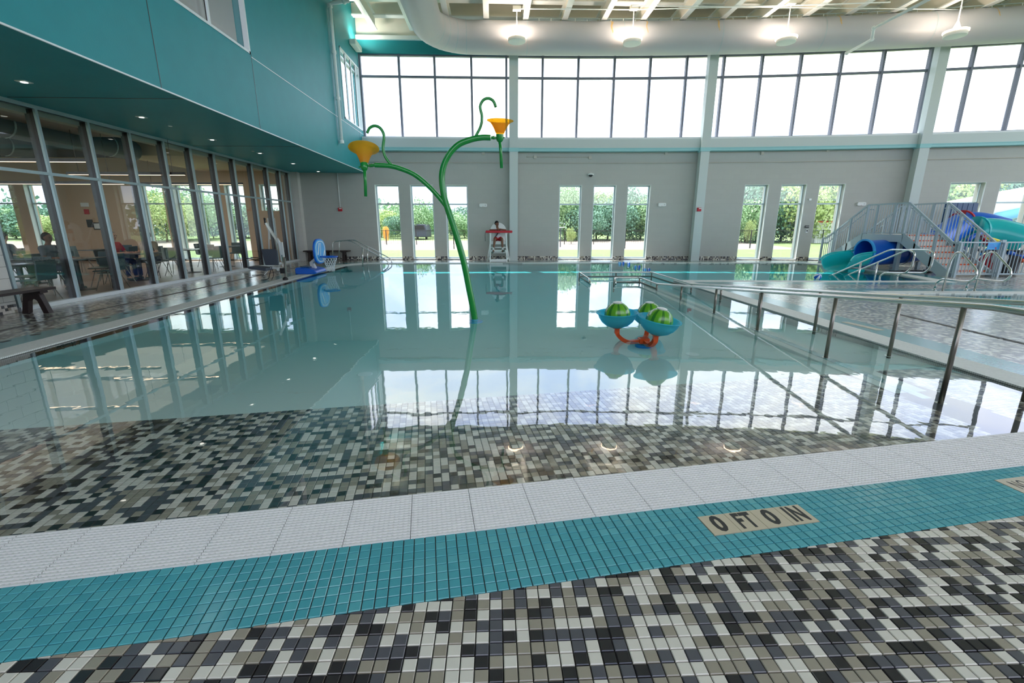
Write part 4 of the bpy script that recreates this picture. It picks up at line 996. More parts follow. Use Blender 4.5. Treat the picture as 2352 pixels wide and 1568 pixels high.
# ================================================================== LANE FLOATS AND BALL
for q, lb in (((1427, 606.5), 'farthest'), ((1444, 608.5), 'second farthest'), ((1463, 615.5), 'third'), ((1485, 622.5), 'nearest')):
    c = gz(*q, z=-.03); r_ = .075
    o = empty('lane_float', (c.x, c.y, -.03), '%s blue and white lane float of the short row in the far water' % lb, 'float', 'lane floats in the far water')
    for dx in ((-.07, .07) if lb != 'second farthest' else (0,)):
        MB().lathe([(.02, -.05), (r_*.8, -.04), (r_, 0), (r_*.8, .04), (.02, .05)], (dx, 0, .035), 18, axis=(1, -.6, 0)).build('float_disc', 'blue_plastic' if dx >= 0 else 'sky_blue', o, smooth='auto')
        MB().lathe([(r_*.86, -.012), (r_*1.02, -.008), (r_*1.02, .008), (r_*.86, .012)], (dx, 0, .035), 18, axis=(1, -.6, 0)).build('float_band', 'white_plastic', o)
c = gz(1877, 641.5, z=-.03); b = MB(); n_ = 24; k_ = 12; vs = []
for i in range(k_+1):
    ph = -math.pi/2+math.pi*i/k_
    for j in range(n_): a = 2*math.pi*j/n_; p = Vector((.10*math.cos(ph)*math.cos(a), .10*math.cos(ph)*math.sin(a), .10*math.sin(ph))); p.rotate(Matrix.Rotation(.9, 3, 'X')); vs.append(p)
fs = [(i*n_+j, i*n_+(j+1) % n_, (i+1)*n_+(j+1) % n_, (i+1)*n_+j) for i in range(k_) for j in range(n_)]
b.v = [tuple(p) for p in vs]; b.f = fs; b.m = [(j//3) % 2 for i in range(k_) for j in range(n_)]
o = b.build('beach_ball', ['blue_plastic', 'white_plastic'], smooth=True); o.location = (c.x, c.y, .05); tag(o, 'blue and white striped ball floating at the edge of the right deck', 'ball')

# ================================================================== WALL FITTINGS
for px, py, lb in ((1110, 471.5, 'left of the lifeguard'), (1520, 470, 'right of the middle window group'), (1977, 468.5, 'above the slide stairs')):
    x = wx(px, py); p = gy(px, py, wall_y(x)); o = empty('emergency_light', (p.x, wall_y(x), p.z), 'white oval emergency light on the back wall, %s' % lb, 'emergency light', 'emergency lights on the back wall', rz=-.012*max(0, x-.8))
    MB().plate([(x_*.17, z_*.075) for x_, z_ in ov(1, 1, 20, 5)], 1, -.09, 0).build('housing', 'white_plastic', o, bevel=.012)
    MB().box(.07, .12, -.095, -.088, -.03, .03).build('lens', 'grey_plastic', o)
    MB().box(-.03, 0, -.093, -.088, -.055, -.045).build('test_button', 'red_vinyl', o)
for px, py, Y, lb in ((782, 481, 20.7, 'red fire alarm at the end of the white conduit on the far left wall'), (1605, 481, wall_y(8.7)-.53, 'red fire alarm on the middle white column')):
    p = gy(px, py, Y); o = empty('fire_alarm', p, lb, 'fire alarm', 'red fire alarms')
    MB().box(-.085, .085, -.07, 0, -.075, .075).build('housing', 'red_vinyl', o, bevel=.01); MB().box(-.03, .075, -.085, -.068, .02, .055).build('strobe', 'white_plastic', o)
p = gy(1355, 401, 20.7); o = empty('security_camera', p, 'white domed security camera on the wall above the middle windows', 'camera')
MB().bar((0, 0, .03), (0, -.16, .03), .05).build('arm', 'white_plastic', o); MB().lathe([(.02, .06), (.05, .05), (.13, -.0), (.13, -.03)], (0, -.18, 0), 20).build('shroud', 'white_plastic', o, smooth='auto')
MB().ball((0, -.18, -.03), .09, sc=(1, 1, .9)).build('dome', 'black_plastic', o, smooth=True)
x = wx(1860, 458); p = gy(1860, 458, wall_y(x)); o = MB().box(-.055, .055, -.04, 0, -.04, .04).build('sensor_box', 'white_plastic', bevel=.006); o.location = p; tag(o, 'small white sensor box between the two right slot windows', 'sensor')
x = wx(1854, 521); p = gy(1854, 520.5, wall_y(x)); o = empty('wall_sign', p, 'small black wall sign above a switch between the right slot windows', 'sign')
MB().box(-.11, .11, -.012, 0, -.05, .05).build('sign_panel', 'black_plastic', o); 
for z in (.018, -.005): MB().box(-.08, .08, -.014, -.011, z-.004, z+.004).build('sign_line', 'grey_plastic', o)
p = gy(1853, 530.5, wall_y(x)); o = empty('wall_switch', p, 'white wall switch plate under the small black sign', 'switch')
MB().box(-.05, .05, -.015, 0, -.07, .07).build('plate', 'white_plastic', o, bevel=.004); MB().box(-.025, .025, -.03, -.014, -.02, .04).build('button', 'black_plastic', o)
def run(m, x0, x1, z, off=.03, r=.014):
    pts = [(x0+(x1-x0)*i/16, wall_y(x0+(x1-x0)*i/16)-off, z) for i in range(17)]; return m.tube(pts, r, 6)
z1_ = gy(1300, 352, 20.7).z; z2_ = gy(1300, 375, 20.7).z; z3_ = gy(1300, 361, 20.7).z
o = empty('conduit', (0, 20.6, z2_), 'pale conduits with square boxes along the top of the block wall', 'conduit')
t = MB(); run(t, -5.2, 22, z1_); t.xf(Matrix.Translation((0, -20.6, -z2_))); t.build('conduit_run', 'wall_beige', o, smooth=True)
t = MB(); run(t, -5.2, 22, z2_); t.xf(Matrix.Translation((0, -20.6, -z2_))); t.build('conduit_run', 'wall_beige', o, smooth=True)
t = MB(); run(t, 1.4, gy(1355, 361, 20.7).x, z3_); t.xf(Matrix.Translation((0, -20.6, -z2_))); t.build('conduit_run', 'wall_beige', o, smooth=True)
for px, py in ((1229, 361), (1355, 362), (1530, 352), (1110, 352), (1750, 352), (1900, 345)):
    x = wx(px, py); p = gy(px, py, wall_y(x)); MB().box(p.x-.06, p.x+.06, wall_y(x)-.06-20.6, wall_y(x)-20.6, p.z-.06-z2_, p.z+.06-z2_).build('junction_box', 'wall_beige', o)
p = gy(782, 478, 20.7); o = MB().tube([(0, 0, 0), (0, 0, 3.64-p.z)], .016, 8).build('conduit', 'white_steel', smooth=True); o.location = (p.x, 20.67, p.z+.05); tag(o, 'vertical white conduit from the teal soffit down to the fire alarm', 'conduit')
# ================================================================== SLIDE STAIRS
PX0, PX1, PYF, PYB, PZ = 13.62, 14.95, 15.05, 16.75, 1.19
ss = empty('slide_stairs', (13.6, 13.3, 0), 'grey steel slide platform with cream steps edged in orange and barred guard rails', 'stairs'); o0 = Vector(ss.location)
def B(nm, m, build, **k): t = MB(); build(t); t.v = [tuple(Vector(p)-o0) for p in t.v]; return t.build(nm, m, ss, **k)
nst = 6; run_, rise = .285, .17
for i in range(nst):
    y1 = PYF-(nst-1-i)*run_; y0 = y1-run_; z = rise*(i+1)
    B('tread', 'tread_cream', lambda t: t.box(PX0+.05, PX1-.05, y0, y1+.02, z-.05, z)); B('riser', 'tread_cream', lambda t: t.box(PX0+.05, PX1-.05, y0+.01, y0+.03, z-rise, z-.03))
    def nose(t):
        for k in range(10): t.box(PX0+.07+k*.122, PX0+.07+k*.122+.085, y0-.006, y0+.03, z-.034, z+.004)
    B('nosing_strip', 'nosing_orange', nose)
def nose(t):
    for k in range(10): t.box(PX0+.07+k*.122, PX0+.07+k*.122+.085, PYF-.008, PYF+.03, PZ-.034, PZ+.004)
B('nosing_strip', 'nosing_orange', nose)
B('riser', 'tread_cream', lambda t: t.box(PX0+.05, PX1-.05, PYF+.0, PYF+.02, PZ-rise, PZ-.03))
B('platform', 'tread_cream', lambda t: t.box(PX0, PX1, PYF, PYB, PZ-.04, PZ))
B('platform_frame', 'rail_paint', lambda t: (t.box(PX0-.04, PX0+.02, PYF, PYB, PZ-.24, PZ-.0), t.box(PX1-.02, PX1+.04, PYF, PYB, PZ-.24, PZ), t.box(PX0-.04, PX0+.6, PYF-.01, PYF+.0, PZ-.24, PZ-.2)))
bot = PYF-nst*run_
for x in (PX0, PX1):
    B('stringer', 'rail_paint', lambda t: t.plate([(bot-.12, 0), (bot+.22, 0), (PYF+.05, PZ-.26), (PYF+.05, PZ+.02), (PYF-.02, PZ+.02), (bot-.12, .16)], 0, x-.03, x+.03))
    B('stringer', 'rail_paint', lambda t: t.plate([(PYB-.05, PZ+.02), (PYB+.02, PZ+.02), (PYB+2.0, .12), (PYB+2.0, 0), (PYB+1.6, 0), (PYB-.05, PZ-.26)], 0, x-.03, x+.03))
for i in range(6):
    y = PYB+.28*i; z = PZ-rise*(i+1)
    B('tread', 'tread_cream', lambda t: t.box(PX0+.05, PX1-.05, y, y+.30, z-.05, z))
for x in (PX0+.06, PX1-.06):
    for y in (PYF+.12, PYB-.1): B('support_post', 'rail_paint', lambda t: (t.box(x-.06, x+.06, y-.06, y+.06, 0, PZ-.2), t.box(x-.11, x+.11, y-.11, y+.11, 0, .02)))
def guard(x, pts, posts, sp=.105, cut=None):
    """pts: list of (y, z_low, z_high) of the guard outline"""
    B('guard_rail', 'rail_paint', lambda t: [t.bar((x, a[0], a[2]), (x, b[0], b[2]), .05, .05) for a, b in zip(pts[:-1], pts[1:])] and [t.bar((x, a[0], a[1]), (x, b[0], b[1]), .03, .03) for a, b in zip(pts[:-1], pts[1:])])
    def ip(y):
        for a, b in zip(pts[:-1], pts[1:]):
            lo, hi = sorted((a[0], b[0]))
            if lo <= y <= hi: t = (y-a[0])/(b[0]-a[0]); return a[1]+(b[1]-a[1])*t, a[2]+(b[2]-a[2])*t
        return None
    y = min(pts[0][0], pts[-1][0])+.06
    while y < max(pts[0][0], pts[-1][0])-.04:
        q = ip(y)
        B('baluster', 'rail_paint', lambda t: t.box(x-.008, x+.008, y-.008, y+.008, q[0], q[1])); y += sp
    for yy, z_ in posts: q = ip(yy); B('guard_post', 'rail_paint', lambda t: t.box(x-.03, x+.03, yy-.03, yy+.03, z_, q[1]))
HR = 1.02
for x in (PX0, PX1):
    guard(x, [(bot-.30, .12, .98), (bot-.02, .12, 1.0), (PYF, PZ+.05, PZ+HR), (PYB, PZ+.05, PZ+HR), (PYB+1.85, .1, 1.0), (PYB+2.1, .1, .98)], [(bot-.28, 0), (bot+.55, .25), (bot+1.2, .6), (PYF+.02, PZ-.2), (PYF+.5, PZ-.2), (PYB-.45, PZ-.2), (PYB, PZ-.2), (PYB+.7, .5), (PYB+1.4, .1), (PYB+2.08, 0)])
    B('hand_grip', 'rail_paint', lambda t: t.tube([(x+.09, bot-.2, .80), (x+.09, bot, .84), (x+.09, PYF, PZ+.86), (x+.09, PYF+.2, PZ+.86)], .017, 8), smooth=True)
    B('hand_grip', 'rail_paint', lambda t: t.tube([(x+.09, PYB-.2, PZ+.86), (x+.09, PYB, PZ+.86), (x+.09, PYB+1.9, .8), (x+.09, PYB+2.1, .8)], .017, 8), smooth=True)
# gate and fence panel across the foot of the stairs, running on to the right
fy = 13.18
gt = empty('pool_gate', (PX0, fy, 0), 'grey barred gate and fence panels across the foot of the slide stairs', 'fence')
for a, b in ((PX0+.05, PX1-.02), (PX1+.06, 16.6), (16.66, 18.3)):
    L = b-a; MB().box(a-PX0, b-PX0, -.02, .02, .99, 1.03).build('top_bar', 'rail_paint', gt); MB().box(a-PX0, b-PX0, -.02, .02, .06, .10).build('bottom_bar', 'rail_paint', gt)
    k = 0
    while k*.11+.06 < L: x = a-PX0+.05+k*.11; MB().box(x-.008, x+.008, -.008, .008, .10, .99).build('baluster', 'rail_paint', gt); k += 1
    for x in (a-PX0, b-PX0): MB().box(x-.03, x+.03, -.03, .03, 0, 1.05).build('gate_post', 'rail_paint', gt)
MB().box(PX1+.0-PX0, PX1+.12-PX0, -.04, .04, 0, 1.08).build('hinge_panel', 'rail_paint', gt)
a = gy(2271, 557, fy-.05); b = gy(2295, 573, fy-.05)
sg = empty('notice_sign', (a.x, fy-.04, b.z), 'small blue notice sign hung on the grey barred fence', 'sign')
MB().box(0, b.x-a.x, -.006, 0, 0, a.z-b.z).build('sign_panel', 'sky_blue', sg)
for i in range(3): MB().box(.04, .26-.04*i, -.008, -.005, (a.z-b.z)*(.3+.2*i), (a.z-b.z)*(.3+.2*i)+.012).build('sign_line', 'blue_plastic', sg)
MB().box(.24, .28, -.008, -.005, .02, .06).build('sign_mark', 'red_vinyl', sg)

# ================================================================== SLIDES
tl = empty('tube_slide', (12.95, 15.75, 0), 'blue tube slide coming out under the stair platform', 'slide'); o0 = Vector(tl.location)
path = [Vector(p)-o0 for p in ((12.95, 15.75, .56), (13.7, 15.75, .58), (14.6, 15.75, .66), (15.4, 15.9, .85), (16.2, 16.2, 1.15), (16.9, 16.4, 1.5))]
path = spline(path, 5)
m = MB(); m.tube(path, .43, 28, caps=False); nv = len(m.v); m.tube(path, .415, 28, caps=False); m.build('tube', 'blue_plastic', tl, smooth=True)
for k in (0, 8, 16):
    d = (path[k+1]-path[k]).normalized()*.035; MB().tube([path[k]-d, path[k]+d], .475, 28, caps=False).tube([path[k]-d, path[k]+d], .42, 28, caps=False).build('flange_ring', 'sky_blue' if k == 0 else 'blue_dark', tl, smooth=True)
t = MB(); n_ = 28; d = Vector((.035, 0, 0))
for s_ in (-1,):
    vs = [path[0]+d*s_+Vector((0, r_*math.cos(2*math.pi*k/n_), r_*math.sin(2*math.pi*k/n_))) for r_ in (.42, .475) for k in range(n_)]
    t.add(vs, [(k, (k+1) % n_, n_+(k+1) % n_, n_+k) for k in range(n_)])
t.build('mouth_rim', 'sky_blue', tl)
MB().box(.4, .5, -.05, .05, 0, .16).build('saddle_post', 'rail_paint', tl); MB().box(2.0, 2.1, -.05, .05, 0, .25).build('saddle_post', 'rail_paint', tl)
# open teal run-out
fl = empty('slide_flume', (12.4, 15.6, -.03), 'teal open slide flume curving out of the blue tube into the water', 'slide'); o0 = Vector(fl.location)
sec = []
K = 14; path2 = [(12.93, 15.72, .12, .50), (12.5, 15.68, .08, .50), (12.1, 15.55, .04, .50), (11.75, 15.35, .0, .46), (11.5, 15.15, -.02, .36)]
m = MB(); vs = []; P2 = []
for x, y, zb, h in path2: P2.append((x, y, zb, h))
for i, (x, y, zb, h) in enumerate(P2):
    a = P2[max(0, i-1)]; b = P2[min(len(P2)-1, i+1)]; dx, dy = b[0]-a[0], b[1]-a[1]; L = math.hypot(dx, dy); nx_, ny_ = -dy/L, dx/L
    for k in range(K+1):
        t = -1+2*k/K; w = .44*math.copysign(abs(t)**.7, t) if abs(t) < 1 else .44*t; zz = zb+h*abs(t)**3.2; vs.append(Vector((x+nx_*w, y+ny_*w, zz))-o0)
m.add(vs, [(i*(K+1)+k, i*(K+1)+k+1, (i+1)*(K+1)+k+1, (i+1)*(K+1)+k) for i in range(len(P2)-1) for k in range(K)])
q = m.build('flume_shell', 'teal_plastic', fl, smooth=True); sm = q.modifiers.new('thick', 'SOLIDIFY'); sm.thickness = .04; ss_ = q.modifiers.new('sub', 'SUBSURF'); ss_.levels = 2; ss_.render_levels = 2
for side in (0, K):
    pts = [Vector(vs[i*(K+1)+side]) for i in range(len(P2))]; MB().tube(spline(pts, 4), .028, 8).build('flume_lip', 'teal_plastic', fl, smooth=True)
MB().box(-.25, .35, -.3, .3, -.5, .06).build('flume_base', 'teal_plastic', fl, bevel=.04)
# slides behind the platform
def YY(px, py, Y): return gy(px, py, Y)
c = YY(2200, 505, 17.6); o = empty('slide_wall', (c.x, 17.6, 0), 'dark blue ribbed panel wall behind the stair platform', 'slide')
w2 = (YY(2238, 505, 17.6).x-YY(2166, 505, 17.6).x)/2; tp = YY(2200, 466, 17.6).z
for i in range(6): x0 = -w2+i*w2/3; MB().box(x0+.004, x0+w2/3-.004, -.06, .04, 0, tp).build('wall_panel', 'blue_dark', o, bevel=.012)
c = YY(2205, 520, 16.9); o = empty('covered_slide', (c.x, 16.9, 0), 'rounded blue slide hood behind the stair platform', 'slide')
def hood(o, r, L, m_, mb, z):
    pts = [(0, 0, z), (L*.5, -.25, z-.05), (L, -.6, z-.25)]
    MB().tube(spline(pts, 6), r, 24).build('hood_shell', m_, o, smooth=True); MB().tube([(-.03, 0, z), (.03, 0, z)], r+.05, 24).build('hood_flange', mb, o, smooth='auto')
    MB().box(L*.4, L*.4+.1, -.3, -.2, 0, z-r*.8).build('support_post', 'rail_paint', o)
hood(o, .52, 1.0, 'blue_plastic', 'red_vinyl', c.z+.02)
c = YY(2238, 536, 16.2); o = empty('covered_slide', (c.x, 16.2, 0), 'rounded teal slide hood to the right of the blue hood', 'slide'); hood(o, .50, 1.1, 'teal_plastic', 'teal_plastic', c.z+.05)
# pool toys piled behind the fence
def T(px, py, Y=14.2): return gy(px, py, Y)
o = empty('toy_bin', (T(2318, 600).x, 14.3, 0), 'dark bin of pool toys behind the grey fence at the right edge', 'bin')
MB().lathe([(.30, 0), (.34, .3), (.36, .68), (.38, .70), (.38, .73), (.35, .73)], n=20).build('bin_shell', 'black_plastic', o, smooth='auto'); MB().lathe([(.365, .6), (.39, .61), (.39, .64), (.37, .65)], n=20).build('bin_band', 'charcoal', o)
def toy(nm, pts, r, m_, lb, cat='pool toy', g='pool toys behind the fence', closed=False):
    og = Vector(pts[0]); o = MB().tube([Vector(p)-og for p in (pts if closed else spline(pts, 5))], r, 12, closed=closed).build(nm, m_, smooth=True); o.location = og; return tag(o, lb, cat, g)
toy('foam_noodle', [T(2268, 546), T(2290, 552), T(2312, 560)], .045, 'yellow_foam', 'yellow foam noodle lying on top of the toy pile')
toy('foam_noodle', [T(2281, 556), T(2300, 566), T(2322, 582)], .03, 'yellow_foam', 'thinner yellow foam noodle sloping down behind the fence')
toy('foam_arch', [T(2224, 552, 14.6), T(2240, 540, 14.6), T(2262, 540, 14.6), T(2276, 552, 14.6)], .07, 'blue_plastic', 'blue foam arch on top of the toy pile')
toy('foam_roll', [T(2254, 543, 14.5), T(2262, 548, 14.5), T(2268, 560, 14.5)], .09, 'red_vinyl', 'red padded roll in the toy pile')
toy('swim_ring', [T(2258, 562, 14.4)+Vector((.26*math.cos(a), .08*math.sin(a), .22*math.sin(a))) for a in [2*math.pi*k/20 for k in range(20)]], .035, 'charcoal', 'dark hoop ring standing in the toy pile', closed=True)
toy('foam_roll', [T(2318, 580, 14.0), T(2335, 584, 14.0), T(2356, 592, 14.0)], .06, 'blue_plastic', 'blue padded roll above the toy bin')
toy('foam_roll', [T(2250, 585, 14.4), T(2262, 577, 14.4), T(2274, 566, 14.4)], .04, 'sky_blue', 'light blue padded roll slanting behind the sign')
toy('foam_block', [T(2341, 598, 14.0), T(2362, 598, 14.0)], .07, 'orange_paint', 'orange foam roll at the right edge behind the fence')
o = MB().ball((0, 0, 0), .22, 18, 10, sc=(1.2, .8, 1)).build('toy_bag', 'grey_plastic', smooth=True); o.location = T(2298, 592, 14.2); tag(o, 'pale net bag of toys behind the fence', 'bag')
o = MB().ball((0, 0, .34), .32, 16, 9, sc=(1, 1, 1)).build('toy_sack', 'red_vinyl', smooth=True); o.location = (T(2275, 612, 14.5).x, 14.5, 0.0); tag(o, 'dark red sack behind the fence beside the stairs', 'bag')
t = MB(); R2 = random.Random(3)
for k in range(7):
    p = [Vector((13.1+R2.random()*1.3, 14.35+R2.random()*.5, .02)) for _ in range(5)]; t.tube(spline(p, 5), .016, 6)
o = t.build('cable_coil', 'black_plastic', smooth=True); tag(o, 'tangle of black hose lying under the blue tube slide', 'hose')

# ================================================================== DINING ROOM BEHIND THE GLASS
m = MB(); m.box(-26, GX-.11, 1, 20.7, -.3, .0); tag(m.build('floor_dining', 'room_floor'), 'brown dining room floor', kind='structure'); bpy.data.objects['floor_dining'].name = 'floor_dining_room'
m = MB(); m.box(-26, GX-.3, 1, 20.7, 4.2, 4.3); m.box(-12.3, -9.2, 16.4, 20.7, 3.70, 3.78); m.box(-12.3, -9.2, 16.3, 16.4, 3.7, 4.5); o = m.build('ceiling_dining', ['room_ceiling', 'room_wall']); tag(o, 'dark ceiling of the dining room', kind='structure')
for p_ in o.data.polygons[6:]: p_.material_index = 1
m = MB(); m.box(GX-.32, GX-.12, 1, 20.7, 3.50, 3.9); tag(m.build('trim_8', 'wall_beige'), 'beige bulkhead above the storefront glass', kind='structure')
m = MB(); m.box(-26.2, -26, 1, 20.7, -.3, 4.6); tag(m.build('wall_dining_left', 'room_wall'), 'tan dining room side wall', kind='structure')
for i, x in enumerate((-11.5, -14.5)):
    o = empty('room_duct', (x, 10, 3.80), ['round dark duct hanging under the dining room ceiling nearer the glass', 'round dark duct hanging deeper in the dining room'][i], 'duct'); MB().tube([(0, -8, 0), (0, 6, 0)], .30, 20).build('duct_skin', 'charcoal', o, smooth=True)
    for y in (-4, -1, 2, 5): MB().tube([(0, y, 0), (0, y+.05, 0)], .315, 20, caps=False).build('seam_band', 'frame_grey', o)
def P(px, py, Y): return gy(px, py, Y)
for i, (x0, x1, y_, Y, lb) in enumerate(((-40, 222, 372, 11.0, 'upper'), (-30, 285, 423, 13.5, 'lower'), (155, 425, 402, 13.0, 'middle'), (325, 558, 424, 17.5, 'far'))):
    a, b = P(x0, y_, Y), P(x1, y_, Y); a.z = b.z = min(b.z, 3.3) if b.z > 3.3 else b.z
    o = empty('linear_pendant', (a.x, Y, a.z), '%s long black pendant with a warm light line in the dining room' % lb, 'lamp', 'linear pendants in the dining room')
    L = b.x-a.x; MB().box(0, L, -.03, .03, 0, .07).build('lamp_body', 'frame_dark', o); MB().box(.01, L-.01, -.022, .022, -.006, 0).build('light_line', 'lamp_strip', o)
    for f in (.1, .9): MB().tube([(L*f, 0, .07), (L*f, 0, 4.2-a.z)], .006, 5).build('hanger_wire', 'frame_dark', o)
light('room_glow', 'AREA', 90, (-13, 10.5, 3.5), (0, 0, 0), (1, .82, .66), shape='RECTANGLE', size=7, size_y=9)
light('room_glow', 'AREA', 50, (-13, 17.5, 3.55), (0, 0, 0), (1, .88, .76), shape='RECTANGLE', size=6, size_y=4)
light('gallery_glow', 'AREA', 40, (-8.5, 9, 8.3), (0, 0, 0), (.9, .96, 1), size=3)
# furniture
def table(x, y, lb, square=True, r=.42):
    o = empty('cafe_table', (x, y, 0), lb, 'table', 'dining room tables')
    MB().box(-r, r, -r, r, .72, .75).build('table_top', 'table_top', o, bevel=.005); MB().tube([(0, 0, .03), (0, 0, .72)], .035, 10).build('pedestal', 'black_plastic', o)
    MB().lathe([(.26, 0), (.26, .012), (.05, .035)], n=20).build('table_foot', 'black_plastic', o); return o
def chair(x, y, rz, lb):
    o = empty('shell_chair', (x, y, 0), lb, 'chair', 'dining room shell chairs', rz=rz)
    MB().plate([(-.22, .44), (.18, .45), (.21, .47), (.25, .84), (.23, .85), (.18, .49), (-.2, .47), (-.235, .45)], 0, -.22, .22).build('seat_shell', 'chair_teal', o, bevel=.015)
    for sx in (-1, 1):
        for sy in (-1, 1): MB().tube([(sx*.12, sy*.10, .44), (sx*.23, sy*.22, 0)], .010, 6).build('leg', 'steel_dark', o)
    return o
TB = [(-9.75, 9.35, 'cafe table nearest the bench'), (-9.9, 11.3, 'cafe table behind the second glass pane'), (-11.4, 10.0, 'cafe table one row behind the first'), (-10.0, 13.3, 'cafe table behind the third glass pane'), (-12.2, 12.6, 'cafe table in the middle of the dining room'), (-9.9, 15.4, 'cafe table left of the pool lift'), (-12.6, 15.4, 'cafe table deep by the windows'), (-10.0, 17.6, 'farthest cafe table by the end wall'), (-14.4, 10.8, 'rear left cafe table of the room'), (-14.8, 14.0, 'rear right cafe table of the room')]
for x, y, lb in TB: table(x, y, lb)
CH = []
for i, (x, y, lb) in enumerate(TB):
    for k, (dx, dy, rz) in enumerate(((0, .72, 0), (0, -.72, math.pi), (.72, 0, -math.pi/2), (-.72, 0, math.pi/2))):
        if (i*3+k) % 4 == 3 and i > 1: continue
        nm = lb
        CH.append((x+dx, y+dy, rz, 'shell chair, %s side of the %s' % (('far', 'near', 'pool', 'back')[k], lb)))
for x, y, rz, lb in CH: chair(x, y, rz+R.uniform(-.15, .15), lb)
def at_table(i, k):
    x, y, _ = TB[i]; return [((x, y+.66, 0), 0), ((x, y-.66, 0), math.pi), ((x+.66, y, 0), -math.pi/2), ((x-.66, y, 0), math.pi/2)][k]
for (i, k, lb, sk_, hr, tp_, bt_) in ((1, 3, 'person with dark hair and grey shirt seated behind the second glass pane', 'skin_brown', 'hair_black', 'shirt_grey', 'denim'), (3, 3, 'grey haired person in red shirt seated behind the third glass pane', 'skin_light', 'hair_grey', 'shirt_red', 'denim'), (0, 3, 'person in olive shirt seated at the table nearest the bench', 'skin_light', 'hair_black', 'shirt_olive', 'denim'), (3, 0, 'person in tan shirt facing the camera beside the red shirted diner', 'skin_light', 'hair_grey', 'shirt_olive', 'denim'), (4, 1, 'person in dark jacket seen from behind in the middle of the dining room', 'skin_light', 'hair_black', 'denim', 'denim')):
    loc, rz = at_table(i, k); seated_person('person', loc, rz, lb, sk_, hr, tp_, bt_, 'shoe_grey')
# things on the room's end wall
p = P(202, 473, 20.6); MB
o = MB().box(-.16, .16, -.05, 0, -.08, .08).build('alarm_strobe', 'white_plastic', bevel=.01); o.location = P(196, 470, 20.68); tag(o, 'white alarm light on the dining room wall', 'alarm')
o = MB().box(-.09, .09, -.05, 0, -.1, .1).build('fire_alarm', 'red_vinyl', bevel=.01); o.location = P(200, 486, 20.68); tag(o, 'red fire alarm on the dining room wall under the white light', 'fire alarm')
o = empty('framed_notice', P(225, 519, 20.68), 'small framed white notice on the dining room wall', 'notice'); MB().box(-.18, .18, -.02, 0, -.15, .15).build('frame', 'black_plastic', o); MB().box(-.14, .14, -.025, -.018, -.11, .11).build('sheet', 'white_plastic', o)
o = MB().box(-.12, .12, -.02, 0, -.16, .16).build('wall_plaque', 'black_plastic'); o.location = P(207, 513, 20.68); tag(o, 'small black plaque on the dining room wall', 'sign')
o = empty('room_door', (-9.6, 20.66, 0), 'tan door with tall narrow glass at the far end of the dining room', 'door')
MB().box(-.45, .45, -.05, 0, 0, 2.1).build('door_leaf', 'room_wall', o); MB().box(-.14, .2, -.06, -.05, .9, 1.8).build('vision_frame', 'white_plastic', o); MB().box(-.02, .08, -.065, -.058, 1.0, 1.7).build('vision_glass', 'frame_dark', o)

# ================================================================== OUTSIDE
fe = empty('boundary_fence', (-12, 41, -.15), 'low black wire fence beyond the lawn', 'fence')
for i in range(30): MB().box(i*2.6-.03, i*2.6+.03, -.03, .03, 0, 1.25).build('fence_post', 'black_plastic', fe)
MB().box(0, 78, -.015, .015, 1.18, 1.22).build('top_wire', 'black_plastic', fe)
t = MB()
for i in range(390): t.box(i*.2-.006, i*.2+.006, -.004, .004, .05, 1.2)
tag(t.build('mesh_wires', 'black_plastic', fe), kind='stuff')
nf = empty('lawn_fence', (-6, 33.5, -.15), 'thin dark post and wire fence at the lawn edge', 'fence')
for i in range(9): MB().box(i*3.1-.03, i*3.1+.03, -.03, .03, 0, 1.3).build('fence_post', 'black_plastic', nf)
MB().box(0, 25, -.008, .008, 1.2, 1.216).box(0, 25, -.008, .008, .7, .712).build('wire', 'black_plastic', nf)
CRN = {}
def crown_mesh(seed, m_):
    if (seed, m_) in CRN: return CRN[(seed, m_)]
    rr = random.Random(seed); vs = []; fs = []
    blobs = [(Vector((rr.uniform(-.5, .5), rr.uniform(-.5, .5), rr.uniform(.25, .9))), rr.uniform(.22, .42)) for _ in range(13)]+[(Vector((0, 0, .45)), .5)]
    for c_, r_ in blobs:
        for _ in range(int(1000*r_)+90):
            d = Vector((rr.gauss(0, 1), rr.gauss(0, 1), rr.gauss(0, 1))).normalized(); p = c_+d*r_*rr.uniform(.7, 1.05); s_ = rr.uniform(.014, .034)
            a = Vector((rr.gauss(0, 1), rr.gauss(0, 1), rr.gauss(0, 1))).normalized(); b = a.cross(d).normalized(); k = len(vs)
            vs += [tuple(p+a*s_), tuple(p+b*s_), tuple(p-a*s_), tuple(p-b*s_)]; fs.append((k, k+1, k+2, k+3))
    me = bpy.data.meshes.new('crown'); me.from_pydata(vs, [], fs); me.materials.append(MATS[m_]); CRN[(seed, m_)] = me; return me
def tree(x, y, h, w, m_, lb, seed=None, g='trees beyond the lawn', trunk=.25):
    o = empty('tree', (x, y, -.2), lb, 'tree', g, rz=R.uniform(0, 6)); c_ = bpy.data.objects.new('crown', crown_mesh(seed if seed is not None else R.randint(0, 3), m_)); COL.objects.link(c_); c_.parent = o
    c_.scale = (w, w, h*(1-trunk)); c_.location = (0, 0, h*trunk*.7)
    MB().tube([(0, 0, 0), (.05*w, 0, h*.35), (0, .03*w, h*.6)], [h*.022, h*.016, h*.008], 7).build('trunk', 'bark', o, smooth=True)
TN = {}
ORD = ['first', 'second', 'third', 'fourth', 'fifth', 'sixth', 'seventh', 'eighth', 'ninth', 'tenth', 'eleventh', 'twelfth', 'thirteenth']
CN = {'leaf_mid': 'mid green', 'leaf_dark': 'dark green', 'leaf_lime': 'pale lime green', 'leaf_orange': 'orange'}
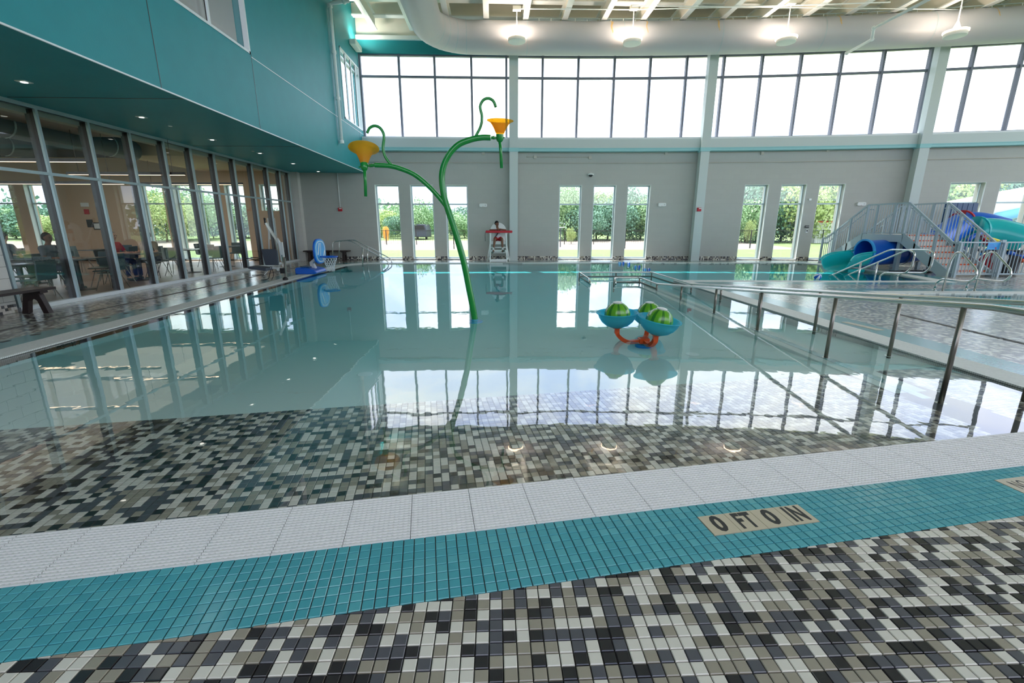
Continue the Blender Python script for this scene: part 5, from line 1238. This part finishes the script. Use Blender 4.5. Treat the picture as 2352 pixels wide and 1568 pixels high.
def tpx(px, topy, Y, w, m_, lb, g='trees beyond the lawn', trunk=.12):
    if g: k = TN.get(g, 0); TN[g] = k+1; lb = '%s from the left of the %s, %s' % (ORD[k], g, CN[m_])
    p = gy(px, topy, Y); tree(p.x, Y, p.z+.2, w, m_, lb, g=g, trunk=trunk)
for px, ty, Y, w, m_ in ((872, 488, 66, 4.5, 'leaf_lime'), (905, 470, 72, 5, 'leaf_mid'), (925, 500, 60, 4, 'leaf_dark'), (955, 462, 58, 4.5, 'leaf_mid'), (985, 478, 70, 4, 'leaf_dark'), (1010, 490, 64, 4, 'leaf_mid'), (1040, 480, 75, 5, 'leaf_dark'), (1066, 492, 62, 4, 'leaf_mid')):
    tpx(px, ty, Y, w*.8, m_, 'leafy green tree beyond the road, seen through the left slot windows', g='trees seen through the left slot windows')
for px, ty, Y, w, m_ in ((1278, 440, 52, 4, 'leaf_mid'), (1300, 436, 55, 3.6, 'leaf_lime'), (1325, 434, 54, 3.4, 'leaf_mid'), (1350, 470, 50, 3.5, 'leaf_dark'), (1374, 452, 56, 4, 'leaf_mid'), (1400, 448, 56, 4, 'leaf_lime'), (1425, 462, 52, 4, 'leaf_dark'), (1452, 458, 60, 4.4, 'leaf_mid'), (1478, 440, 55, 3.6, 'leaf_dark'), (1500, 450, 52, 4, 'leaf_mid')):
    tpx(px, ty, Y, w, m_, 'dense green tree at the wood edge, seen through the middle slot windows', g='trees seen through the middle slot windows')
for px, ty, Y, w, m_ in ((1690, 420, 48, 4, 'leaf_dark'), (1722, 470, 45, 3.6, 'leaf_mid'), (1752, 432, 50, 4, 'leaf_mid'), (1782, 420, 46, 4, 'leaf_dark'), (1812, 415, 48, 4.4, 'leaf_mid'), (1842, 424, 45, 4, 'leaf_lime'), (1872, 412, 47, 4.4, 'leaf_dark'), (1905, 410, 46, 4.2, 'leaf_mid'), (1940, 415, 46, 4, 'leaf_mid')):
    tpx(px, ty, Y, w, m_, 'tall bright green tree behind the fence, seen through the right slot windows', g='trees seen through the right slot windows', trunk=.05)
for px, ty, Y, w, m_ in ((2170, 405, 44, 4, 'leaf_mid'), (2205, 408, 43, 4, 'leaf_lime'), (2240, 400, 44, 4.2, 'leaf_mid'), (2275, 404, 43, 4, 'leaf_dark'), (2310, 402, 44, 4.2, 'leaf_mid'), (2345, 400, 43, 4, 'leaf_lime'), (2385, 400, 43, 4, 'leaf_mid')):
    tpx(px, ty, Y, w, m_, 'green tree behind the outdoor slide, seen through the rightmost windows', g='trees seen through the rightmost windows', trunk=.05)
for px, ty, Y, w, m_ in ((-20, 480, 60, 5, 'leaf_mid'), (20, 475, 62, 5, 'leaf_dark'), (70, 478, 60, 5, 'leaf_dark'), (105, 500, 55, 4, 'leaf_lime'), (335, 440, 50, 4, 'leaf_mid'), (365, 450, 48, 4, 'leaf_lime'), (405, 452, 56, 4.5, 'leaf_dark'), (440, 436, 54, 4.5, 'leaf_mid'), (480, 475, 60, 5, 'leaf_dark'), (525, 470, 62, 5, 'leaf_mid'), (555, 480, 66, 5, 'leaf_dark'), (605, 478, 64, 5, 'leaf_dark'), (635, 485, 66, 5, 'leaf_mid')):
    tpx(px, ty, Y, w, m_, 'green tree seen through the dining room windows', g='trees seen through the dining room')
for px, ty, Y, h_, m_, lb in ((885, 522, 44, 1, 'leaf_orange', 'young orange leaved tree beyond the leftmost slot window'), (1313, 524, 42, 1, 'leaf_lime', 'young yellow green tree in front of the wood, middle windows'), (1722, 508, 42.5, 1, 'leaf_lime', 'young yellow green tree by the fence, right windows')):
    tpx(px, ty, Y, .45 if m_ == 'leaf_orange' else .6, m_, lb, g=None, trunk=.2)
tl_ = MB()
far_hill = [(-140, 95), (-60, 92), (0, 90), (60, 82), (110, 70), (150, 60), (150, 120), (-140, 130)]
# distant wood as one uneven belt
wd = MB(); rr = random.Random(5); vs = []; fs = []
for i in range(9000):
    x = rr.uniform(-120, 120); y = 84+rr.uniform(-4, 4)-max(0, x-20)*.15; hmax = 4.6+1.5*math.sin(x*.21)+1.2*math.sin(x*.53+1); z = rr.uniform(-.2, hmax); s_ = rr.uniform(.25, .6)
    a = Vector((rr.gauss(0, 1), rr.gauss(0, .5), rr.gauss(0, 1))).normalized(); b = Vector((rr.gauss(0, 1), rr.gauss(0, .5), rr.gauss(0, 1))).normalized(); p = Vector((x, y, z)); k = len(vs); vs += [tuple(p+a*s_), tuple(p+b*s_), tuple(p-a*s_), tuple(p-b*s_)]; fs.append((k, k+1, k+2, k+3))
wd.v = vs; wd.f = fs; wd.m = [0]*len(fs); o = wd.build('treeline', 'leaf_dark'); tag(o, 'distant belt of woodland on the horizon', 'woodland', kind='stuff')
# outdoor slide and van, road sign
o = empty('outdoor_slide', (gy(2330, 460, 34).x, 34, 0), 'white and blue outdoor water slide beyond the rightmost windows', 'slide')
MB().tube(spline([(-7, 0, 1.9), (-3, 0, 2.7), (1, 0, 3.4), (6, 0, 4.2)], 6), .9, 18).build('slide_tube', 'white_plastic', o, smooth=True); MB().tube(spline([(-2, -.6, 2.0), (1, -.6, 2.6), (6, -.6, 3.2)], 6), .4, 14).build('slide_trough', 'sky_blue', o, smooth=True)
for x in (-4, 0, 4): MB().tube([(x, 0, -.2), (x, 0, 2.4+x*.15)], .12, 10).build('support_post', 'white_steel', o)
p = gy(968, 545, 57); o = empty('parked_van', (p.x, 57, -.15), 'grey van parked beyond the second slot window', 'van')
MB().plate([(-.95, .3), (.95, .3), (.95, 1.1), (.75, 1.75), (-.75, 1.75), (-.95, 1.1)], 1, -2, 2).build('van_body', 'charcoal', o, bevel=.08); MB().plate([(-.75, 1.15), (.75, 1.15), (.62, 1.62), (-.62, 1.62)], 1, -2.03, -2.0).build('windows', 'black_plastic', o)
for x in (-.82, .82): MB().lathe([(.3, -.1), (.33, 0), (.3, .1)], (x, -1.5, .3), 14, axis=(1, 0, 0)).build('wheel', 'black_plastic', o)
p = gy(1840, 540, 43.5); o = empty('site_shed', (gy(1898, 540, 43.5).x, 43.8, -.15), 'white shed with orange roof edge beyond the right slot windows', 'shed')
MB().box(-1.2, 1.2, -.5, .5, 0, 1.9).build('shed_wall', 'white_plastic', o); MB().box(-1.3, 1.3, -.6, .6, 1.9, 2.02).build('roof_edge', 'nosing_orange', o)
p = gy(1288, 521, 36); o = empty('lamp_post', (p.x, 36, -.15), 'grey lamp post on the lawn left of the middle windows', 'lamp post')
MB().tube([(0, 0, 0), (0, 0, p.z+.1)], .04, 8).build('post', 'charcoal', o); MB().bar((-.3, 0, p.z+.12), (.3, 0, p.z+.12), .12, .06).build('lamp_head', 'white_plastic', o)

# ================================================================== NEAR TILES AND GRATING
def tile_mesh(name, poly, h, m_, inset=.0035):
    c_ = Vector((sum(p[0] for p in poly)/len(poly), sum(p[1] for p in poly)/len(poly))); n_ = len(poly)
    def ins(p, d): v = Vector(p)-c_; L = v.length; return c_+v*(max(0, L-d)/L) if L > 1e-6 else c_
    top = [(*ins(p, inset), h) for p in poly]; mid = [(p[0], p[1], h-.0022) for p in poly]; bot = [(p[0], p[1], h-.009) for p in poly]
    fs = [tuple(range(n_))]
    for i in range(n_): j = (i+1) % n_; fs.append((n_+i, n_+j, j, i)); fs.append((2*n_+i, 2*n_+j, n_+j, n_+i))
    return top+mid+bot, fs
def clip(poly, a, b, c_):   # keep a*x+b*y <= c
    o = []
    for i in range(len(poly)):
        p, q = poly[i], poly[(i+1) % len(poly)]; dp, dq = a*p[0]+b*p[1]-c_, a*q[0]+b*q[1]-c_
        if dp <= 0: o.append(p)
        if (dp < 0 < dq) or (dq < 0 < dp): t = dp/(dp-dq); o.append((p[0]+(q[0]-p[0])*t, p[1]+(q[1]-p[1])*t))
    return o
def area(p): return abs(sum(p[i][0]*p[(i+1) % len(p)][1]-p[(i+1) % len(p)][0]*p[i][1] for i in range(len(p))))/2
def size_px(x, y, z=0):
    """how large a tile at x, y shows in the picture (0 outside the frame)"""
    c, s = math.cos(YAW), math.sin(YAW); a = x*c-y*s; b = y*c+x*s; zz = z-CAM_H; c, s = math.cos(PITCH), math.sin(PITCH); f = b*c-zz*s; u = b*s+zz*c
    if f < .3: return 0
    px, py = 1176+FPX*a/f, 784-FPX*u/f
    if not (-15 < px < 2367 and 0 < py < 1583): return 0
    return 1/(f*f*f)
def lay(parent, tiles, mats, stuff_name):
    """tiles: (polygon relative to its own origin, origin, z, colour index, whole?). The 300 that show largest are objects, the rest one mesh."""
    tiles.sort(key=lambda t: -size_px(t[1][0], t[1][1], t[2])); cache = {}
    for poly, og, z, ci, whole, rz in tiles[:300]:
        key = ci if whole else None
        if whole and key in cache: o = cache[key].copy(); COL.objects.link(o)
        else:
            v, f = tile_mesh('tile', poly, 0, None); me = bpy.data.meshes.new('tile'); me.from_pydata(v, [], f); me.materials.append(MATS[mats[ci]])
            o = bpy.data.objects.new('tile', me); COL.objects.link(o); o.parent = parent
            if whole: cache[key] = o
        o.location = (og[0], og[1], z+R.uniform(-.0005, .0004)); o.rotation_euler = (R.uniform(-.004, .004), R.uniform(-.004, .004), rz)
    b = MB()
    for poly, og, z, ci, whole, rz in tiles[300:]:
        cs, sn = math.cos(rz), math.sin(rz); pw = [(p[0]*cs-p[1]*sn, p[0]*sn+p[1]*cs) for p in poly]
        v, f = tile_mesh('t', pw, 0, None); tx_, ty_ = R.uniform(-.004, .004), R.uniform(-.004, .004); b.mi = ci
        b.add([(q[0]+og[0], q[1]+og[1], q[2]+z+q[0]*tx_+q[1]*ty_) for q in v], f)
    o = b.build(stuff_name, mats, parent); tag(o, kind='stuff')
PT = .0508; GAP = .0021
sq = [(GAP, GAP), (PT-GAP, GAP), (PT-GAP, PT-GAP), (GAP, PT-GAP)]
def rc(): v = R.random(); return 0 if v < .30 else 1 if v < .57 else 2 if v < .83 else 3
# deck mosaic, cut along the teal band
tiles = []; TV = -.395-8*PT
nxv, nyv = -UY, UX; cc_ = nxv*O0.x+nyv*O0.y+TV-.002      # v <= TV
x = -4.3
for i in range(int(9.05/PT)):
    for j in range(int(3.9/PT)):
        X_, Y_ = -4.3+i*PT, -.62+j*PT
        if nxv*X_+nyv*Y_-cc_ > 0 and nxv*(X_+PT)+nyv*Y_-cc_ > 0: continue
        full = [(X_+p[0], Y_+p[1]) for p in sq]; cl = clip(full, nxv, nyv, cc_)
        if len(cl) < 3 or area(cl) < 6e-5: continue
        whole = abs(area(cl)-area(full)) < 1e-8
        tiles.append(([(p[0]-X_, p[1]-Y_) for p in (full if whole else cl)], (X_, Y_), 0.0, rc(), whole, 0.0))
lay(floor, tiles, ['tile_cream', 'tile_taupe', 'tile_slate', 'tile_black'], 'mosaic_near')
# teal band
tiles = []; U0, U1 = to_uv(*C8[0])[0]-.1, to_uv(*C8[1])[0]+.1
iu0, iu1 = int(U0/PT), int(U1/PT)
US = 69*PT; US2 = 108*PT     # where the two inset signs start
for i in range(iu0, iu1):
    for j in range(8):
        if (69 <= i < 81 or 108 <= i < 126) and 2 <= j < 5: continue
        u, v = i*PT, -.395-(j+1)*PT; p = uv(u, v); tiles.append((sq, (p.x, p.y), 0.0, 0 if R.random() < .6 else 1, True, ANG))
lay(band, tiles, ['tile_teal', 'tile_teal_light'], 'teal_tiles')
gb = MB(); a, b, c, d = uv(U0, -.39), uv(U1, -.39), uv(U1, -.80), uv(U0, -.80); gb.prism([(d.x, d.y), (c.x, c.y), (b.x, b.y), (a.x, a.y)], -.0119, -.007); gb.build('band_bed', 'grout', band)
# signs: 0 FT 0 IN and the one at the right edge
def sign_tiles(u0, n_, texts, label, w=3):
    p = uv(u0, -.395-5*PT); o = empty('depth_sign', (p.x, p.y, 0), label, 'floor sign', rz=ANG); W_ = PT*w
    for k in range(n_):
        MB().box(k*W_+.001, (k+1)*W_-.001, .001, 3*PT-.001, -.008, .0012).build('sign_tile', 'sign_tile', o, bevel=.001)
        if k < len(texts) and texts[k]: text('lettering', texts[k], .165, ((k+.5)*W_, 1.5*PT-.002, .0014), (0, 0, 0), 'black_ink', o, sx=.80 if len(texts[k]) < 2 else .56, ext=.0004, thick=.006)
    return o
sign_tiles(US, 4, ['0', 'FT', '0', 'IN'], 'beige floor sign reading 0 FT 0 IN set in the teal tile band')
s2 = sign_tiles(US2, 2, [], 'beige floor sign with narrow black letters at the right edge of the teal band', w=4.5)
text('lettering', 'NO DIVING', .12, (PT*4.5, 1.5*PT, .0014), (0, 0, 0), 'black_ink', s2, sx=.55, ext=.0004)
# gutter grating: modules with raised ribs
gm = MB(); PL = .322; RW = .395/18
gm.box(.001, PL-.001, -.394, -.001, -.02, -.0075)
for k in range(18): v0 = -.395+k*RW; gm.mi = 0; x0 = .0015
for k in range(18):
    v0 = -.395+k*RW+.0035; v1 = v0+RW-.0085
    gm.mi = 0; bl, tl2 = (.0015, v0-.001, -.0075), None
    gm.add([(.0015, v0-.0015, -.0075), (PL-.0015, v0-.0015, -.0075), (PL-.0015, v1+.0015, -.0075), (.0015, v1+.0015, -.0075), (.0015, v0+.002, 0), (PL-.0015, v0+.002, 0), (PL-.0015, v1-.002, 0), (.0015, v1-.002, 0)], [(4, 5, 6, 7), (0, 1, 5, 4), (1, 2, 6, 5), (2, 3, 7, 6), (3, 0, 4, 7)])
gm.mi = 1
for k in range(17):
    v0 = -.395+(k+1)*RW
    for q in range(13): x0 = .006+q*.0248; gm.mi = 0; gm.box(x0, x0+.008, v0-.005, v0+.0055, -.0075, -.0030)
gm.f = gm.f; o0_ = None
me_cache = None
iu = int(to_uv(*C4[0])[0]/PL)-1
for i in range(iu, int(to_uv(*C4[1])[0]/PL)+1):
    if me_cache is None:
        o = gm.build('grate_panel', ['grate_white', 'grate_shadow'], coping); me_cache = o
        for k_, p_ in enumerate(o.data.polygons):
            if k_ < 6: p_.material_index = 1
    else: o = me_cache.copy(); COL.objects.link(o)
    p = uv(i*PL+.08, 0); o.location = (p.x, p.y, 0); o.rotation_euler = (0, 0, ANG)
# tiles on the submerged beach
tiles = []
for i in range(int(-3.4/PT)-1, int(7.7/PT)+1):
    for j in range(31):
        u, v = i*PT, .003+j*PT; p = uv(u, v)
        if p.x < -5.75 or p.x > 5.02: continue
        if 3.74 < p.x < 4.2: continue
        tiles.append((sq, (p.x, p.y), pool_z(p.x, p.y)+.001, rc(), True, ANG))
lay(basin, tiles, ['tile_cream', 'tile_taupe', 'tile_slate', 'tile_black'], 'mosaic_submerged')
gb = MB(); a, b, c, d = uv(-3.5, 0), uv(7.8, 0), uv(7.8, 31*PT), uv(-3.5, 31*PT)
za, zc = pool_z(a.x, a.y)-.003, pool_z(c.x, c.y)-.003
gb.hexa([(a.x, a.y, za-.01), (b.x, b.y, za-.01), (c.x, c.y, zc-.01), (d.x, d.y, zc-.01), (a.x, a.y, za), (b.x, b.y, za), (c.x, c.y, zc), (d.x, d.y, zc)]); gb.build('mosaic_bed', 'grout', basin)
